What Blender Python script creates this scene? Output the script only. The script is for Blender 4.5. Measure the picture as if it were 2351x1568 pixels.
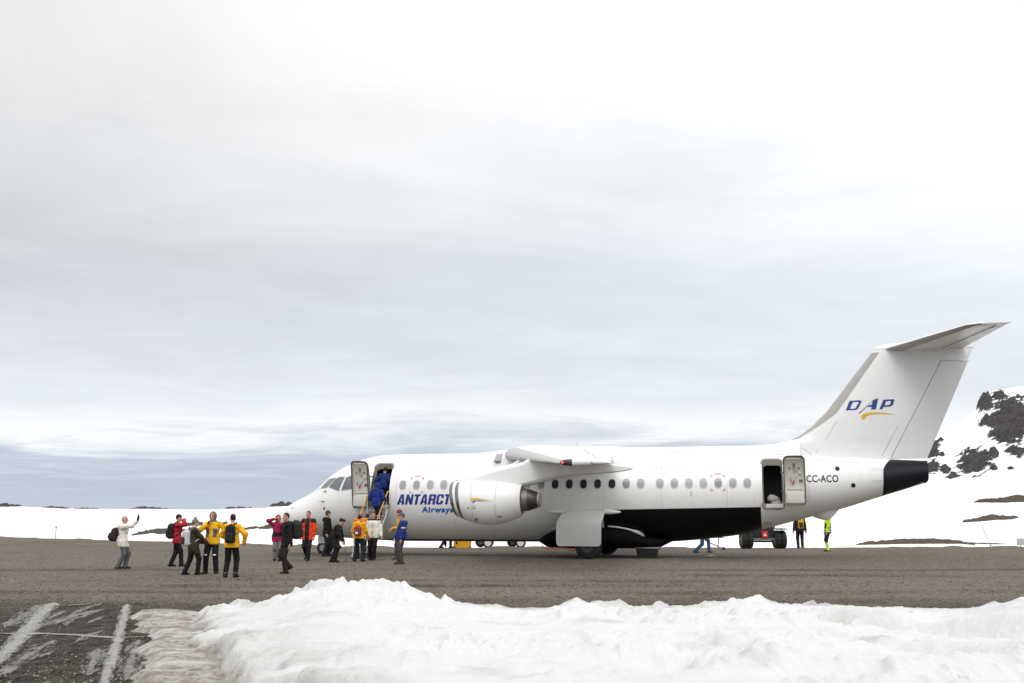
import bpy, bmesh, math, random
import numpy as np
from mathutils import Vector, Matrix

for o in list(bpy.data.objects):
    bpy.data.objects.remove(o)
S = bpy.context.scene
COL = S.collection
R = math.radians
random.seed(7)

# ------------------------------------------------------------------ camera
HC = 1.7
FPX = 2450.0                       # focal length in 2351-wide picture units
PITCH = math.atan((1180 - 784) / FPX)
cam_d = bpy.data.cameras.new('camera')
cam = bpy.data.objects.new('camera', cam_d)
COL.objects.link(cam)
cam.location = (0, 0, HC)
cam.rotation_euler = (math.pi / 2 + PITCH, 0, 0)
cam_d.sensor_fit = 'HORIZONTAL'
cam_d.sensor_width = 36
cam_d.lens = 36 * FPX / 2351
cam_d.clip_start = 0.1
cam_d.clip_end = 8000
S.camera = cam

# ------------------------------------------------------------------ light
SUN_EL, SUN_AZ = R(48), R(196)      # azimuth: 0 = +Y (view direction), clockwise
world = bpy.data.worlds.new('World')
S.world = world
world.use_nodes = True
NT = world.node_tree
NT.nodes.clear()


def nd(nt, t, **kw):
    n = nt.nodes.new(t)
    for k, v in kw.items():
        if isinstance(k, str) and hasattr(n, k):
            setattr(n, k, v)
    return n


def mth(nt, op, a, b=None, c=None, clamp=False):
    n = nt.nodes.new('ShaderNodeMath')
    n.operation = op
    n.use_clamp = clamp
    for i, v in enumerate((a, b, c)):
        if v is None:
            continue
        if isinstance(v, (int, float)):
            n.inputs[i].default_value = v
        else:
            nt.links.new(v, n.inputs[i])
    return n.outputs[0]


def mixc(nt, fac, a, b, mode='MIX'):
    n = nt.nodes.new('ShaderNodeMix')
    n.data_type = 'RGBA'
    n.blend_type = mode
    for i, v in ((0, fac), (6, a), (7, b)):
        if isinstance(v, (int, float)):
            n.inputs[i].default_value = v
        elif isinstance(v, (tuple, list)):
            n.inputs[i].default_value = (*v[:3], 1)
        else:
            nt.links.new(v, n.inputs[i])
    return n.outputs[2]


def ramp(nt, fac, stops, interp='LINEAR'):
    n = nt.nodes.new('ShaderNodeValToRGB')
    n.color_ramp.interpolation = interp
    el = n.color_ramp.elements
    while len(el) < len(stops):
        el.new(0.5)
    for e, (p, c) in zip(el, stops):
        e.position = p
        e.color = (*c, 1) if isinstance(c, (tuple, list)) else (c, c, c, 1)
    nt.links.new(fac, n.inputs[0])
    return n.outputs[0]


def noise(nt, vec, scale, detail=4, rough=0.5, dist=0.0):
    n = nt.nodes.new('ShaderNodeTexNoise')
    n.inputs['Scale'].default_value = scale
    n.inputs['Detail'].default_value = detail
    n.inputs['Roughness'].default_value = rough
    n.inputs['Distortion'].default_value = dist
    if vec is not None:
        nt.links.new(vec, n.inputs['Vector'])
    return n.outputs[0]


def build_sky():
    nt = NT
    out = nt.nodes.new('ShaderNodeOutputWorld')
    bg = nt.nodes.new('ShaderNodeBackground')
    bg.inputs[1].default_value = 0.1
    sky = nt.nodes.new('ShaderNodeTexSky')
    sky.sky_type = 'NISHITA'
    sky.sun_disc = False
    sky.sun_elevation = SUN_EL
    sky.sun_rotation = SUN_AZ
    sky.altitude = 0
    sky.air_density = 1.0
    tc = nt.nodes.new('ShaderNodeTexCoord')
    sp = nt.nodes.new('ShaderNodeSeparateXYZ')
    nt.links.new(tc.outputs['Generated'], sp.inputs[0])
    x, y, z = sp.outputs
    zz = mth(nt, 'MAXIMUM', z, 0.0)
    den = mth(nt, 'ADD', zz, 0.045)
    cx = mth(nt, 'DIVIDE', x, den)
    cy = mth(nt, 'DIVIDE', y, den)
    cv = nt.nodes.new('ShaderNodeCombineXYZ')
    nt.links.new(cx, cv.inputs[0])
    nt.links.new(cy, cv.inputs[1])
    mp = nt.nodes.new('ShaderNodeMapping')
    mp.inputs['Scale'].default_value = (0.75, 0.8, 1)
    mp.inputs['Location'].default_value = (3.1, 7.7, 0)
    nt.links.new(cv.outputs[0], mp.inputs[0])
    n1 = noise(nt, mp.outputs[0], 0.55, 8, 0.62, 0.9)
    n2 = noise(nt, mp.outputs[0], 1.6, 7, 0.58, 0.9)
    # soft lumps in plain direction space, so the upper sky is uneven too
    n3 = noise(nt, tc.outputs['Generated'], 2.6, 5, 0.5, 0.4)
    k1 = mth(nt, 'SUBTRACT', n1, 0.5)
    k2 = mth(nt, 'SUBTRACT', n2, 0.5)
    k3 = mth(nt, 'SUBTRACT', n3, 0.5)
    # cloud layers: a dull layer near the horizon, a brighter break, a grey deck, a thin bright top
    e = mth(nt, 'ADD', zz, mth(nt, 'MULTIPLY', k1, mth(nt, 'MULTIPLY_ADD', zz, 0.38, 0.045)))
    e = mth(nt, 'ADD', e, mth(nt, 'MULTIPLY', k3, mth(nt, 'MULTIPLY', zz, 0.55)))
    e = mth(nt, 'ADD', e, mth(nt, 'MULTIPLY', k2, ramp(nt, zz, [(0.03, 0.05), (0.12, 0.0)])))
    base = ramp(nt, e, [(0.0, (.55, .61, .70)), (.030, (.50, .57, .685)), (.050, (.57, .635, .735)),
                        (.064, (.74, .785, .84)), (.082, (.95, .965, .98)), (.105, (.79, .83, .872)),
                        (.135, (.76, .795, .84)), (.21, (.73, .765, .805)), (.27, (.83, .855, .875)),
                        (.34, (.945, .952, .96)), (.44, (1.01, 1.01, 1.01)), (.60, (1.09, 1.09, 1.09)), (.9, (1.24, 1.24, 1.24))])
    st = mth(nt, 'MULTIPLY_ADD', k2, 0.24, 1.0)
    st = mth(nt, 'MULTIPLY', st, mth(nt, 'MULTIPLY_ADD', k1, 0.30, 1.0))
    # the thin cloud lets more light through round the sun's place
    sd = Vector((math.sin(SUN_AZ) * math.cos(SUN_EL), math.cos(SUN_AZ) * math.cos(SUN_EL), math.sin(SUN_EL)))
    dp = nt.nodes.new('ShaderNodeVectorMath')
    dp.operation = 'DOT_PRODUCT'
    nt.links.new(tc.outputs['Generated'], dp.inputs[0])
    dp.inputs[1].default_value = sd
    glow = mth(nt, 'MULTIPLY', mth(nt, 'POWER', mth(nt, 'MULTIPLY_ADD', dp.outputs['Value'], 0.5, 0.5), 2.0), 0.28)
    gain = mth(nt, 'MULTIPLY', st, mth(nt, 'ADD', glow, 1.0))
    # towards the right of the view the deck is thinner
    gain = mth(nt, 'MULTIPLY', gain, mth(nt, 'MULTIPLY_ADD', mth(nt, 'MULTIPLY', x, ramp(nt, zz, [(0.11, 0.0), (0.23, 1.0)])), 0.46, 1.045))
    gain = mth(nt, 'MULTIPLY', gain, 10.0)
    cb = nt.nodes.new('ShaderNodeCombineXYZ')
    for i in range(3):
        nt.links.new(gain, cb.inputs[i])
    cloud = mixc(nt, 1.0, base, cb.outputs[0], 'MULTIPLY')
    col = mixc(nt, 0.93, sky.outputs[0], cloud)
    nt.links.new(col, bg.inputs[0])
    nt.links.new(bg.outputs[0], out.inputs[0])
    return sd


SUND = build_sky()
sun_d = bpy.data.lights.new('sun', 'SUN')
sun_d.energy = 1.05
sun_d.angle = R(28)
sun_d.color = (1.0, 0.975, 0.94)
sun = bpy.data.objects.new('sun', sun_d)
COL.objects.link(sun)
sun.rotation_euler = SUND.to_track_quat('Z', 'Y').to_euler()
sun.location = (0, 0, 60)
S.view_settings.view_transform = 'Standard'
S.view_settings.look = 'None'
S.view_settings.gamma = 1
S.view_settings.exposure = 0.0
S.view_settings.use_curve_mapping = False

# ------------------------------------------------------------------ helpers
UX = np.array([1., 0, 0])
FW = np.array([0, math.cos(PITCH), math.sin(PITCH)])
UPV = np.array([0, -math.sin(PITCH), math.cos(PITCH)])


def ground(px, py, z=0.0):
    """where a line of sight meets the level z"""
    d = (px - 1175.5) * UX + (784 - py) * UPV + FPX * FW
    t = (z - HC) / d[2]
    return np.array([d[0] * t, d[1] * t, z])


MATS = {}


def mat(name, col, rough=0.5, metal=0.0, var=0.0, scale=6.0, bump=0.0, bscale=60.0, coat=0.0, spec=0.5):
    if name in MATS:
        return MATS[name]
    m = bpy.data.materials.new(name)
    m.use_nodes = True
    nt = m.node_tree
    b = nt.nodes['Principled BSDF']
    b.inputs['Base Color'].default_value = (*col, 1)
    b.inputs['Roughness'].default_value = rough
    b.inputs['Metallic'].default_value = metal
    b.inputs['Specular IOR Level'].default_value = spec
    if coat:
        b.inputs['Coat Weight'].default_value = coat
        b.inputs['Coat Roughness'].default_value = 0.08
    tc = nt.nodes.new('ShaderNodeTexCoord')
    if var:
        n = noise(nt, tc.outputs['Object'], scale, 5, 0.6)
        f = mth(nt, 'MULTIPLY_ADD', n, 2 * var, 1 - var)
        c = nt.nodes.new('ShaderNodeCombineXYZ')
        for i in range(3):
            nt.links.new(f, c.inputs[i])
        nt.links.new(mixc(nt, 1.0, col, c.outputs[0], 'MULTIPLY'), b.inputs['Base Color'])
        nt.links.new(mth(nt, 'MULTIPLY_ADD', n, 0.2, rough - 0.1, clamp=True), b.inputs['Roughness'])
    if bump:
        n = noise(nt, tc.outputs['Object'], bscale, 4, 0.6)
        bp = nt.nodes.new('ShaderNodeBump')
        bp.inputs['Strength'].default_value = bump
        bp.inputs['Distance'].default_value = 0.02
        nt.links.new(n, bp.inputs['Height'])
        nt.links.new(bp.outputs[0], b.inputs['Normal'])
    MATS[name] = m
    return m


def cloth(name, col, rough=0.75):
    return mat(name, col, rough, 0, 0.16, 9.0, 0.35, 45.0, spec=0.25)


def tag(o, label=None, cat=None, group=None, kind=None):
    if label:
        o['label'] = label
    if cat:
        o['category'] = cat
    if group:
        o['group'] = group
    if kind:
        o['kind'] = kind
    return o


def empty(name, loc=(0, 0, 0), rz=0.0):
    o = bpy.data.objects.new(name, None)
    o.empty_display_size = 0.3
    COL.objects.link(o)
    o.location = loc
    o.rotation_euler = (0, 0, rz)
    return o


def mk(name, v, f, mats, parent=None, smooth=True, mi=None, sharp=None):
    me = bpy.data.meshes.new(name)
    if isinstance(v, np.ndarray) and isinstance(f, np.ndarray):
        nv, nf, k = len(v), len(f), f.shape[1]
        me.vertices.add(nv)
        me.vertices.foreach_set('co', np.ascontiguousarray(v, dtype=np.float32).ravel())
        me.loops.add(nf * k)
        me.loops.foreach_set('vertex_index', np.ascontiguousarray(f, dtype=np.int32).ravel())
        me.polygons.add(nf)
        me.polygons.foreach_set('loop_start', np.arange(0, nf * k, k, dtype=np.int32))
        me.update(calc_edges=True)
    else:
        if isinstance(v, np.ndarray):
            v = v.tolist()
        if isinstance(f, np.ndarray):
            f = f.tolist()
        me.from_pydata(v, [], f)
    if not isinstance(mats, (list, tuple)):
        mats = [mats]
    for m in mats:
        me.materials.append(m)
    if mi is not None:
        me.polygons.foreach_set('material_index', np.asarray(mi, dtype=np.int32))
    if smooth:
        me.polygons.foreach_set('use_smooth', [True] * len(me.polygons))
    me.update()
    if smooth and sharp:
        me.set_sharp_from_angle(angle=R(sharp))
    o = bpy.data.objects.new(name, me)
    COL.objects.link(o)
    if parent is not None:
        o.parent = parent
    return o


class MB:
    def __init__(self):
        self.v, self.f, self.m = [], [], []

    def add(self, v, f, m=0):
        n = len(self.v)
        self.v += [tuple(map(float, p)) for p in v]
        self.f += [tuple(int(i) + n for i in q) for q in f]
        self.m += [m] * len(f)
        return self

    def box(self, c, d, m=0, rot=None, bev=0.0):
        hx, hy, hz = d[0] / 2, d[1] / 2, d[2] / 2
        if bev <= 0:
            vs = [(sx * hx, sy * hy, sz * hz) for sx in (-1, 1) for sy in (-1, 1) for sz in (-1, 1)]
            fs = [(0, 1, 3, 2), (4, 6, 7, 5), (0, 4, 5, 1), (2, 3, 7, 6), (0, 2, 6, 4), (1, 5, 7, 3)]
        else:
            bm = bmesh.new()
            bmesh.ops.create_cube(bm, size=1)
            for q in bm.verts:
                q.co = Vector((q.co.x * d[0], q.co.y * d[1], q.co.z * d[2]))
            bmesh.ops.bevel(bm, geom=bm.edges[:], offset=bev, segments=2, affect='EDGES', profile=0.6)
            bm.verts.index_update()
            vs = [tuple(q.co) for q in bm.verts]
            fs = [[q.index for q in fc.verts] for fc in bm.faces]
            bm.free()
        if rot is not None:
            M = Matrix.Rotation(rot[0], 3, 'X') if len(rot) == 1 else (Matrix.Rotation(rot[2], 3, 'Z') @ Matrix.Rotation(rot[1], 3, 'Y') @ Matrix.Rotation(rot[0], 3, 'X'))
            vs = [tuple(M @ Vector(p)) for p in vs]
        return self.add([(p[0] + c[0], p[1] + c[1], p[2] + c[2]) for p in vs], fs, m)

    def tube(self, pts, r, n=8, m=0, cap=True):
        pts = [np.array(p, float) for p in pts]
        rs = r if isinstance(r, (list, tuple, np.ndarray)) else [r] * len(pts)
        vs, fs = [], []
        ref = None
        for i, p in enumerate(pts):
            t = pts[min(i + 1, len(pts) - 1)] - pts[max(i - 1, 0)]
            t /= (np.linalg.norm(t) + 1e-9)
            if ref is None:
                ref = np.array([0, 0, 1.]) if abs(t[2]) < 0.9 else np.array([1., 0, 0])
            a = np.cross(t, ref)
            a /= np.linalg.norm(a) + 1e-9
            b = np.cross(t, a)
            ref = -np.cross(t, a) if False else ref
            for k in range(n):
                an = 2 * math.pi * k / n
                vs.append(p + rs[i] * (math.cos(an) * a + math.sin(an) * b))
        for i in range(len(pts) - 1):
            for k in range(n):
                fs.append((i * n + k, i * n + (k + 1) % n, (i + 1) * n + (k + 1) % n, (i + 1) * n + k))
        if cap:
            fs.append(tuple(range(n))[::-1])
            fs.append(tuple(range((len(pts) - 1) * n, len(pts) * n)))
        return self.add(vs, fs, m)

    def lathe(self, prof, axis='x', c=(0, 0, 0), n=24, m=0, closed=False):
        """prof: (along, radius)"""
        vs, fs = [], []
        for (a, r) in prof:
            for k in range(n):
                t = 2 * math.pi * k / n
                u, w = r * math.cos(t), r * math.sin(t)
                p = {'x': (a, u, w), 'y': (w, a, u), 'z': (u, w, a)}[axis]
                vs.append((p[0] + c[0], p[1] + c[1], p[2] + c[2]))
        L = len(prof)
        for i in range(L if closed else L - 1):
            j = (i + 1) % L
            for k in range(n):
                fs.append((i * n + k, i * n + (k + 1) % n, j * n + (k + 1) % n, j * n + k))
        if not closed:
            fs.append(tuple(range(n))[::-1])
            fs.append(tuple(range((L - 1) * n, L * n)))
        return self.add(vs, fs, m)

    def build(self, name, mats, parent=None, smooth=True, sharp=40):
        return mk(name, self.v, self.f, mats, parent, smooth, self.m, sharp)


# value noise in numpy
_rng = np.random.RandomState(11)
_TAB = _rng.rand(256, 256)


def vnoise(x, y):
    xi = np.floor(x).astype(int)
    yi = np.floor(y).astype(int)
    fx = x - xi
    fy = y - yi
    fx = fx * fx * fx * (fx * (fx * 6 - 15) + 10)
    fy = fy * fy * fy * (fy * (fy * 6 - 15) + 10)
    g = lambda a, b: _TAB[a % 256, b % 256]
    return ((g(xi, yi) * (1 - fx) + g(xi + 1, yi) * fx) * (1 - fy) + (g(xi, yi + 1) * (1 - fx) + g(xi + 1, yi + 1) * fx) * fy)


def fbm(x, y, oct=5, gain=0.5, lac=2.03):
    a, s, t = 1.0, 0.0, 0.0
    for i in range(oct):
        s = s + a * (vnoise(x + 17.3 * i, y + 9.1 * i) * 2 - 1)
        t += a
        a *= gain
        x = x * lac
        y = y * lac
    return s / t


def sstep(a, b, x):
    t = np.clip((x - a) / (b - a), 0, 1)
    return t * t * (3 - 2 * t)


def gridfaces(nr, nc):
    i = np.arange(nr - 1)[:, None] * nc + np.arange(nc - 1)[None, :]
    i = i.ravel()
    return np.stack([i, i + 1, i + nc + 1, i + nc], 1)


# ------------------------------------------------------------------ ground materials
def ground_mat():
    m = bpy.data.materials.new('gravel')
    m.use_nodes = True
    nt = m.node_tree
    b = nt.nodes['Principled BSDF']
    tc = nt.nodes.new('ShaderNodeTexCoord')
    ob = tc.outputs['Object']
    vor = nt.nodes.new('ShaderNodeTexVoronoi')
    vor.inputs['Scale'].default_value = 14
    nt.links.new(ob, vor.inputs['Vector'])
    vor2 = nt.nodes.new('ShaderNodeTexVoronoi')
    vor2.inputs['Scale'].default_value = 38
    nt.links.new(ob, vor2.inputs['Vector'])
    bw = nt.nodes.new('ShaderNodeRGBToBW')
    nt.links.new(vor.outputs['Color'], bw.inputs[0])
    bw2 = nt.nodes.new('ShaderNodeRGBToBW')
    nt.links.new(vor2.outputs['Color'], bw2.inputs[0])
    n1 = noise(nt, ob, 0.16, 5, 0.6)
    n2 = noise(nt, ob, 1.3, 6, 0.65)
    mp = nt.nodes.new('ShaderNodeMapping')
    mp.inputs['Scale'].default_value = (0.05, 0.75, 1)
    mp.inputs['Rotation'].default_value = (0, 0, R(-2.5))
    nt.links.new(ob, mp.inputs[0])
    trk = noise(nt, mp.outputs[0], 1.0, 6, 0.62, 0.25)
    st = mth(nt, 'MULTIPLY_ADD', bw.outputs[0], 0.9, 0.55)
    st = mth(nt, 'MULTIPLY', st, mth(nt, 'MULTIPLY_ADD', bw2.outputs[0], 0.8, 0.6))
    base = ramp(nt, n1, [(0.3, (.114, .099, .075)), (0.55, (.143, .126, .098)), (0.75, (.134, .120, .099))])
    base = mixc(nt, mth(nt, 'MULTIPLY', ramp(nt, trk, [(0.56, 0.0), (0.63, 0.8), (0.70, 0.3)]), 0.6), base, (.135, .105, .068))
    base = mixc(nt, mth(nt, 'MULTIPLY', ramp(nt, n2, [(0.45, 0.0), (0.7, 1.0)]), 0.25), base, (.15, .14, .115))
    ra = nt.nodes.new('ShaderNodeAttribute')
    ra.attribute_name = 'rut'
    rutf = mth(nt, 'MULTIPLY', ra.outputs['Fac'], ramp(nt, noise(nt, ob, 1.1, 6, 0.7), [(0.35, 0.15), (0.62, 1.0)]), clamp=True)
    base = mixc(nt, rutf, base, (.050, .036, .020))
    # wet dark hardstand near the camera on the left, with a ragged edge
    sp = nt.nodes.new('ShaderNodeSeparateXYZ')
    nt.links.new(ob, sp.inputs[0])
    ed = mth(nt, 'ADD', sp.outputs[1], mth(nt, 'MULTIPLY', mth(nt, 'SUBTRACT', noise(nt, ob, 0.45, 7, 0.7), 0.5), 9.0))
    wet = ramp(nt, mth(nt, 'MULTIPLY', ed, 1 / 40), [(0.48, 1.0), (0.58, 0.0)])
    wetc = mixc(nt, ramp(nt, noise(nt, ob, 3.0, 6, 0.7), [(0.38, 0.0), (0.62, 1.0)]), (.016, .013, .010), (.066, .056, .043))
    base = mixc(nt, wet, base, wetc)
    cb = nt.nodes.new('ShaderNodeCombineXYZ')
    for i in range(3):
        nt.links.new(st, cb.inputs[i])
    nt.links.new(mixc(nt, 1.0, base, cb.outputs[0], 'MULTIPLY'), b.inputs['Base Color'])
    nt.links.new(mth(nt, 'MULTIPLY_ADD', wet, -0.12, 0.95), b.inputs['Roughness'])
    b.inputs['Specular IOR Level'].default_value = 0.15
    bp = nt.nodes.new('ShaderNodeBump')
    bp.inputs['Strength'].default_value = 0.9
    bp.inputs['Distance'].default_value = 0.03
    hh = mth(nt, 'ADD', mth(nt, 'MULTIPLY', vor.outputs['Distance'], -0.8), mth(nt, 'MULTIPLY', n2, 0.8))
    nt.links.new(hh, bp.inputs['Height'])
    nt.links.new(bp.outputs[0], b.inputs['Normal'])
    return m


def snow_mat(name, dirt_attr=False, tint=(.90, .905, .91)):
    m = bpy.data.materials.new(name)
    m.use_nodes = True
    nt = m.node_tree
    b = nt.nodes['Principled BSDF']
    tc = nt.nodes.new('ShaderNodeTexCoord')
    ob = tc.outputs['Object']
    n1 = noise(nt, ob, 2.2, 7, 0.65)
    n2 = noise(nt, ob, 22.0, 5, 0.7)
    col = mixc(nt, mth(nt, 'MULTIPLY', ramp(nt, n1, [(0.4, 0.0), (0.75, 1.0)]), 0.35), tint, tuple(q * .88 for q in tint))
    if dirt_attr:
        at = nt.nodes.new('ShaderNodeAttribute')
        at.attribute_name = 'dirt'
        fine = ramp(nt, noise(nt, ob, 7.0, 8, 0.78), [(0.36, 0.0), (0.64, 1.0)])
        d = mth(nt, 'MULTIPLY', at.outputs['Fac'], mth(nt, 'MULTIPLY_ADD', fine, 0.75, 0.42), clamp=True)
        col = mixc(nt, d, col, (.20, .168, .128))
    nt.links.new(col, b.inputs['Base Color'])
    b.inputs['Roughness'].default_value = 0.7
    b.inputs['Specular IOR Level'].default_value = 0.2
    bp = nt.nodes.new('ShaderNodeBump')
    bp.inputs['Strength'].default_value = 0.7
    bp.inputs['Distance'].default_value = 0.035
    nt.links.new(mth(nt, 'ADD', n2, mth(nt, 'MULTIPLY', noise(nt, ob, 70, 3, 0.6), 0.4)), bp.inputs['Height'])
    nt.links.new(bp.outputs[0], b.inputs['Normal'])
    return m


def terrain_mat():
    m = bpy.data.materials.new('snowy_terrain')
    m.use_nodes = True
    nt = m.node_tree
    b = nt.nodes['Principled BSDF']
    tc = nt.nodes.new('ShaderNodeTexCoord')
    ob = tc.outputs['Object']
    at = nt.nodes.new('ShaderNodeAttribute')
    at.attribute_name = 'rock'
    n = noise(nt, ob, 0.5, 8, 0.75)
    k = mth(nt, 'ADD', at.outputs['Fac'], mth(nt, 'MULTIPLY', mth(nt, 'SUBTRACT', n, 0.5), 0.85))
    k = ramp(nt, k, [(0.44, 0.0), (0.56, 1.0)])
    rc = ramp(nt, noise(nt, ob, 0.9, 8, 0.75), [(0.3, (.014, .012, .0115)), (0.52, (.043, .039, .038)), (0.75, (.12, .112, .107))])
    col = mixc(nt, k, (.91, .915, .92), rc)
    nt.links.new(col, b.inputs['Base Color'])
    b.inputs['Roughness'].default_value = 0.85
    b.inputs['Specular IOR Level'].default_value = 0.2
    return m


M_GRAVEL = ground_mat()
M_SNOW = snow_mat('bank_snow', True, (.70, .702, .697))
M_TERR = terrain_mat()
M_BROWN = mat('bare_stony_earth', (.075, .062, .050), 0.95, 0, 0.35, 3.0, 0.6, 9.0, spec=0.1)


# ------------------------------------------------------------------ terrain, ground, snow
def az_of(px):
    """azimuth (rad, + to the right) of a picture column near the horizon"""
    d = (px - 1175.5) * UX + (784 - 1150) * UPV + FPX * FW
    return math.atan2(d[0], d[1])


def tan_el(px, py):
    """rise per metre of a line of sight"""
    d = (px - 1175.5) * UX + (784 - py) * UPV + FPX * FW
    return d[2] / math.hypot(d[0], d[1])


TERR = {}


def build_terrain():
    az = np.concatenate([np.linspace(R(-82), R(-28), 60)[:-1], np.linspace(R(-28), R(21), 420)[:-1], np.linspace(R(21), R(32), 340)[:-1], np.linspace(R(32), R(82), 70)])
    r = np.concatenate([np.linspace(46, 120, 40)[:-1], np.linspace(120, 330, 60)[:-1], np.linspace(330, 430, 60)[:-1], np.linspace(430, 820, 170)[:-1], np.linspace(820, 1500, 40)[:-1], np.linspace(1500, 5000, 16)])
    A, RR = np.meshgrid(az, r)
    # skyline of the far snow in picture units above the eye line, by column
    sx = [-2500, -900, 0, 60, 150, 300, 480, 620, 700, 1000, 1400, 1700, 1900, 2000, 2080, 2149, 2204, 2252, 2273, 2296, 2351, 2480, 2700, 3200, 6000]
    se = [26, 22, 14, 15, 11, 10, 10, 14, 18, 24, 40, 70, 110, 140, 160, 177, 199, 229, 262, 274, 283, 300, 330, 240, 90]
    saz = [az_of(p) for p in sx]
    E = np.interp(A, saz, [tan_el(min(max(p, -300), 2700), 1180 - q) for p, q in zip(sx, se)])
    hill = sstep(60, 110, np.interp(A, saz, se))          # 0 = low snow ridge, 1 = mountain
    rt = 395 * (1 - hill) + 780 * hill                       # distance of the skyline
    u = np.clip((RR - 90) / (rt - 90), 0, 1)
    prof = (1 - hill) * u ** 1.15 + hill * (0.10 * sstep(0, .45, u) + 0.9 * sstep(.30, 1.0, u) ** 1.15)
    top = 1.7 + E * rt
    z = -0.12 + (top + 0.12) * prof
    back = np.clip((RR - rt) / 900, 0, 1)
    z = z * (1 - 0.75 * sstep(0, 1, back))
    X = RR * np.sin(A)
    Y = RR * np.cos(A)
    far = sstep(60, 200, RR)
    z = z + far * 0.35 * fbm(X / 60, Y / 60, 3) * (1 + 4 * hill)
    rock = np.zeros_like(z)
    el = (z - HC) / RR
    n = fbm(X / 6.0, (Y + 2 * z) / 9.0, 6, 0.72) + .35 * fbm((X + Y) / 1.9, (Y - X * .4) / 4.0, 4, .7)
    # rock faces on the mountain, each an ellipse in (azimuth, climb) of the slope
    def face(px0, px1, py0, py1, w=1.0):
        nonlocal rock
        a0, a1 = az_of(px0), az_of(px1)
        e0, e1 = tan_el((px0 + px1) / 2, py1), tan_el((px0 + px1) / 2, py0)
        qa = (A - (a0 + a1) / 2) / ((a1 - a0) / 2)
        qe = (el - (e0 + e1) / 2) / ((e1 - e0) / 2)
        d = 1.08 - np.sqrt(qa ** 2 + qe ** 2) + .9 * n
        rock = np.maximum(rock, w * np.clip(0.5 + d * 1.1, 0, 1) * (RR > 300) * (RR < 800))
    c7 = lambda x, y: ((3000 + x * .3954) * .66469, (1300 + y * .3954) * .66469)
    for (x0, x1, y0, y1) in [(1000, 1150, 150, 310), (1140, 1480, 190, 500), (1020, 1230, 360, 450), (1110, 1400, 430, 600), (1150, 1270, 130, 220),
                             (820, 1090, 630, 870), (640, 730, 785, 860), (520, 640, 745, 860), (500, 650, 545, 730), (1080, 1165, 630, 720),
                             (1230, 1400, 620, 700), (1070, 1145, 790, 840), (1220, 1300, 795, 825), (690, 830, 860, 900), (640, 690, 545, 575), (645, 680, 680, 700)]:
        p0, p1 = c7(x0, y0), c7(x1, y1)
        face(p0[0], p1[0], p0[1], p1[1])
    # stony crest on the low ridge to the left
    for (x0, x1, h) in [(-60, 57, 1.1), (92, 168, .55), (170, 233, .4), (290, 395, .8), (512, 586, .8), (614, 690, 1.5), (-700, -300, 3.0), (700, 760, 2)]:
        a0, a1 = az_of(x0), az_of(x1)
        q = 1 - ((A - (a0 + a1) / 2) / ((a1 - a0) / 2)) ** 2
        ridge = np.exp(-((RR - 390) / 9) ** 2)
        bump = np.clip(q, 0, 1) ** .6 * (0.55 + 0.75 * vnoise(A * 700, RR * 0 + x0) + 0.35 * vnoise(A * 2300, RR * 0))
        z = z + h * bump * ridge * (1 - hill)
        rock = np.maximum(rock, np.where((np.abs(RR - 390) < 20) & (q > 0), np.clip(0.25 + bump * ridge, 0, 1), 0))
    z = z + rock ** 2 * hill * (1.2 + 2.6 * fbm(X / 5, Y / 5 + z / 4, 4))
    TERR['az'], TERR['r'], TERR['z'] = az, r, z
    v = np.stack([X, Y, z], -1).reshape(-1, 3)
    o = mk('snow_field', v, gridfaces(len(r), len(az)), M_TERR)
    a = o.data.attributes.new('rock', 'FLOAT', 'POINT')
    a.data.foreach_set('value', rock.ravel().astype(np.float32))
    tag(o, 'snow-covered field rising to rocky hills behind the apron', None, None, 'structure')


build_terrain()


def far_edge(x):
    """far edge of the gravel (distance) by world x"""
    xs = [-400, -120, -60, -38, -30, -17, -9, -4, 5, 14, 27, 60, 120, 400]
    ys = [120, 110, 92, 81, 74, 63.2, 57.5, 55.2, 54.6, 55.0, 56.6, 60, 66, 80]
    return np.interp(x, xs, ys)


BANK_D = 17.5


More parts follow.
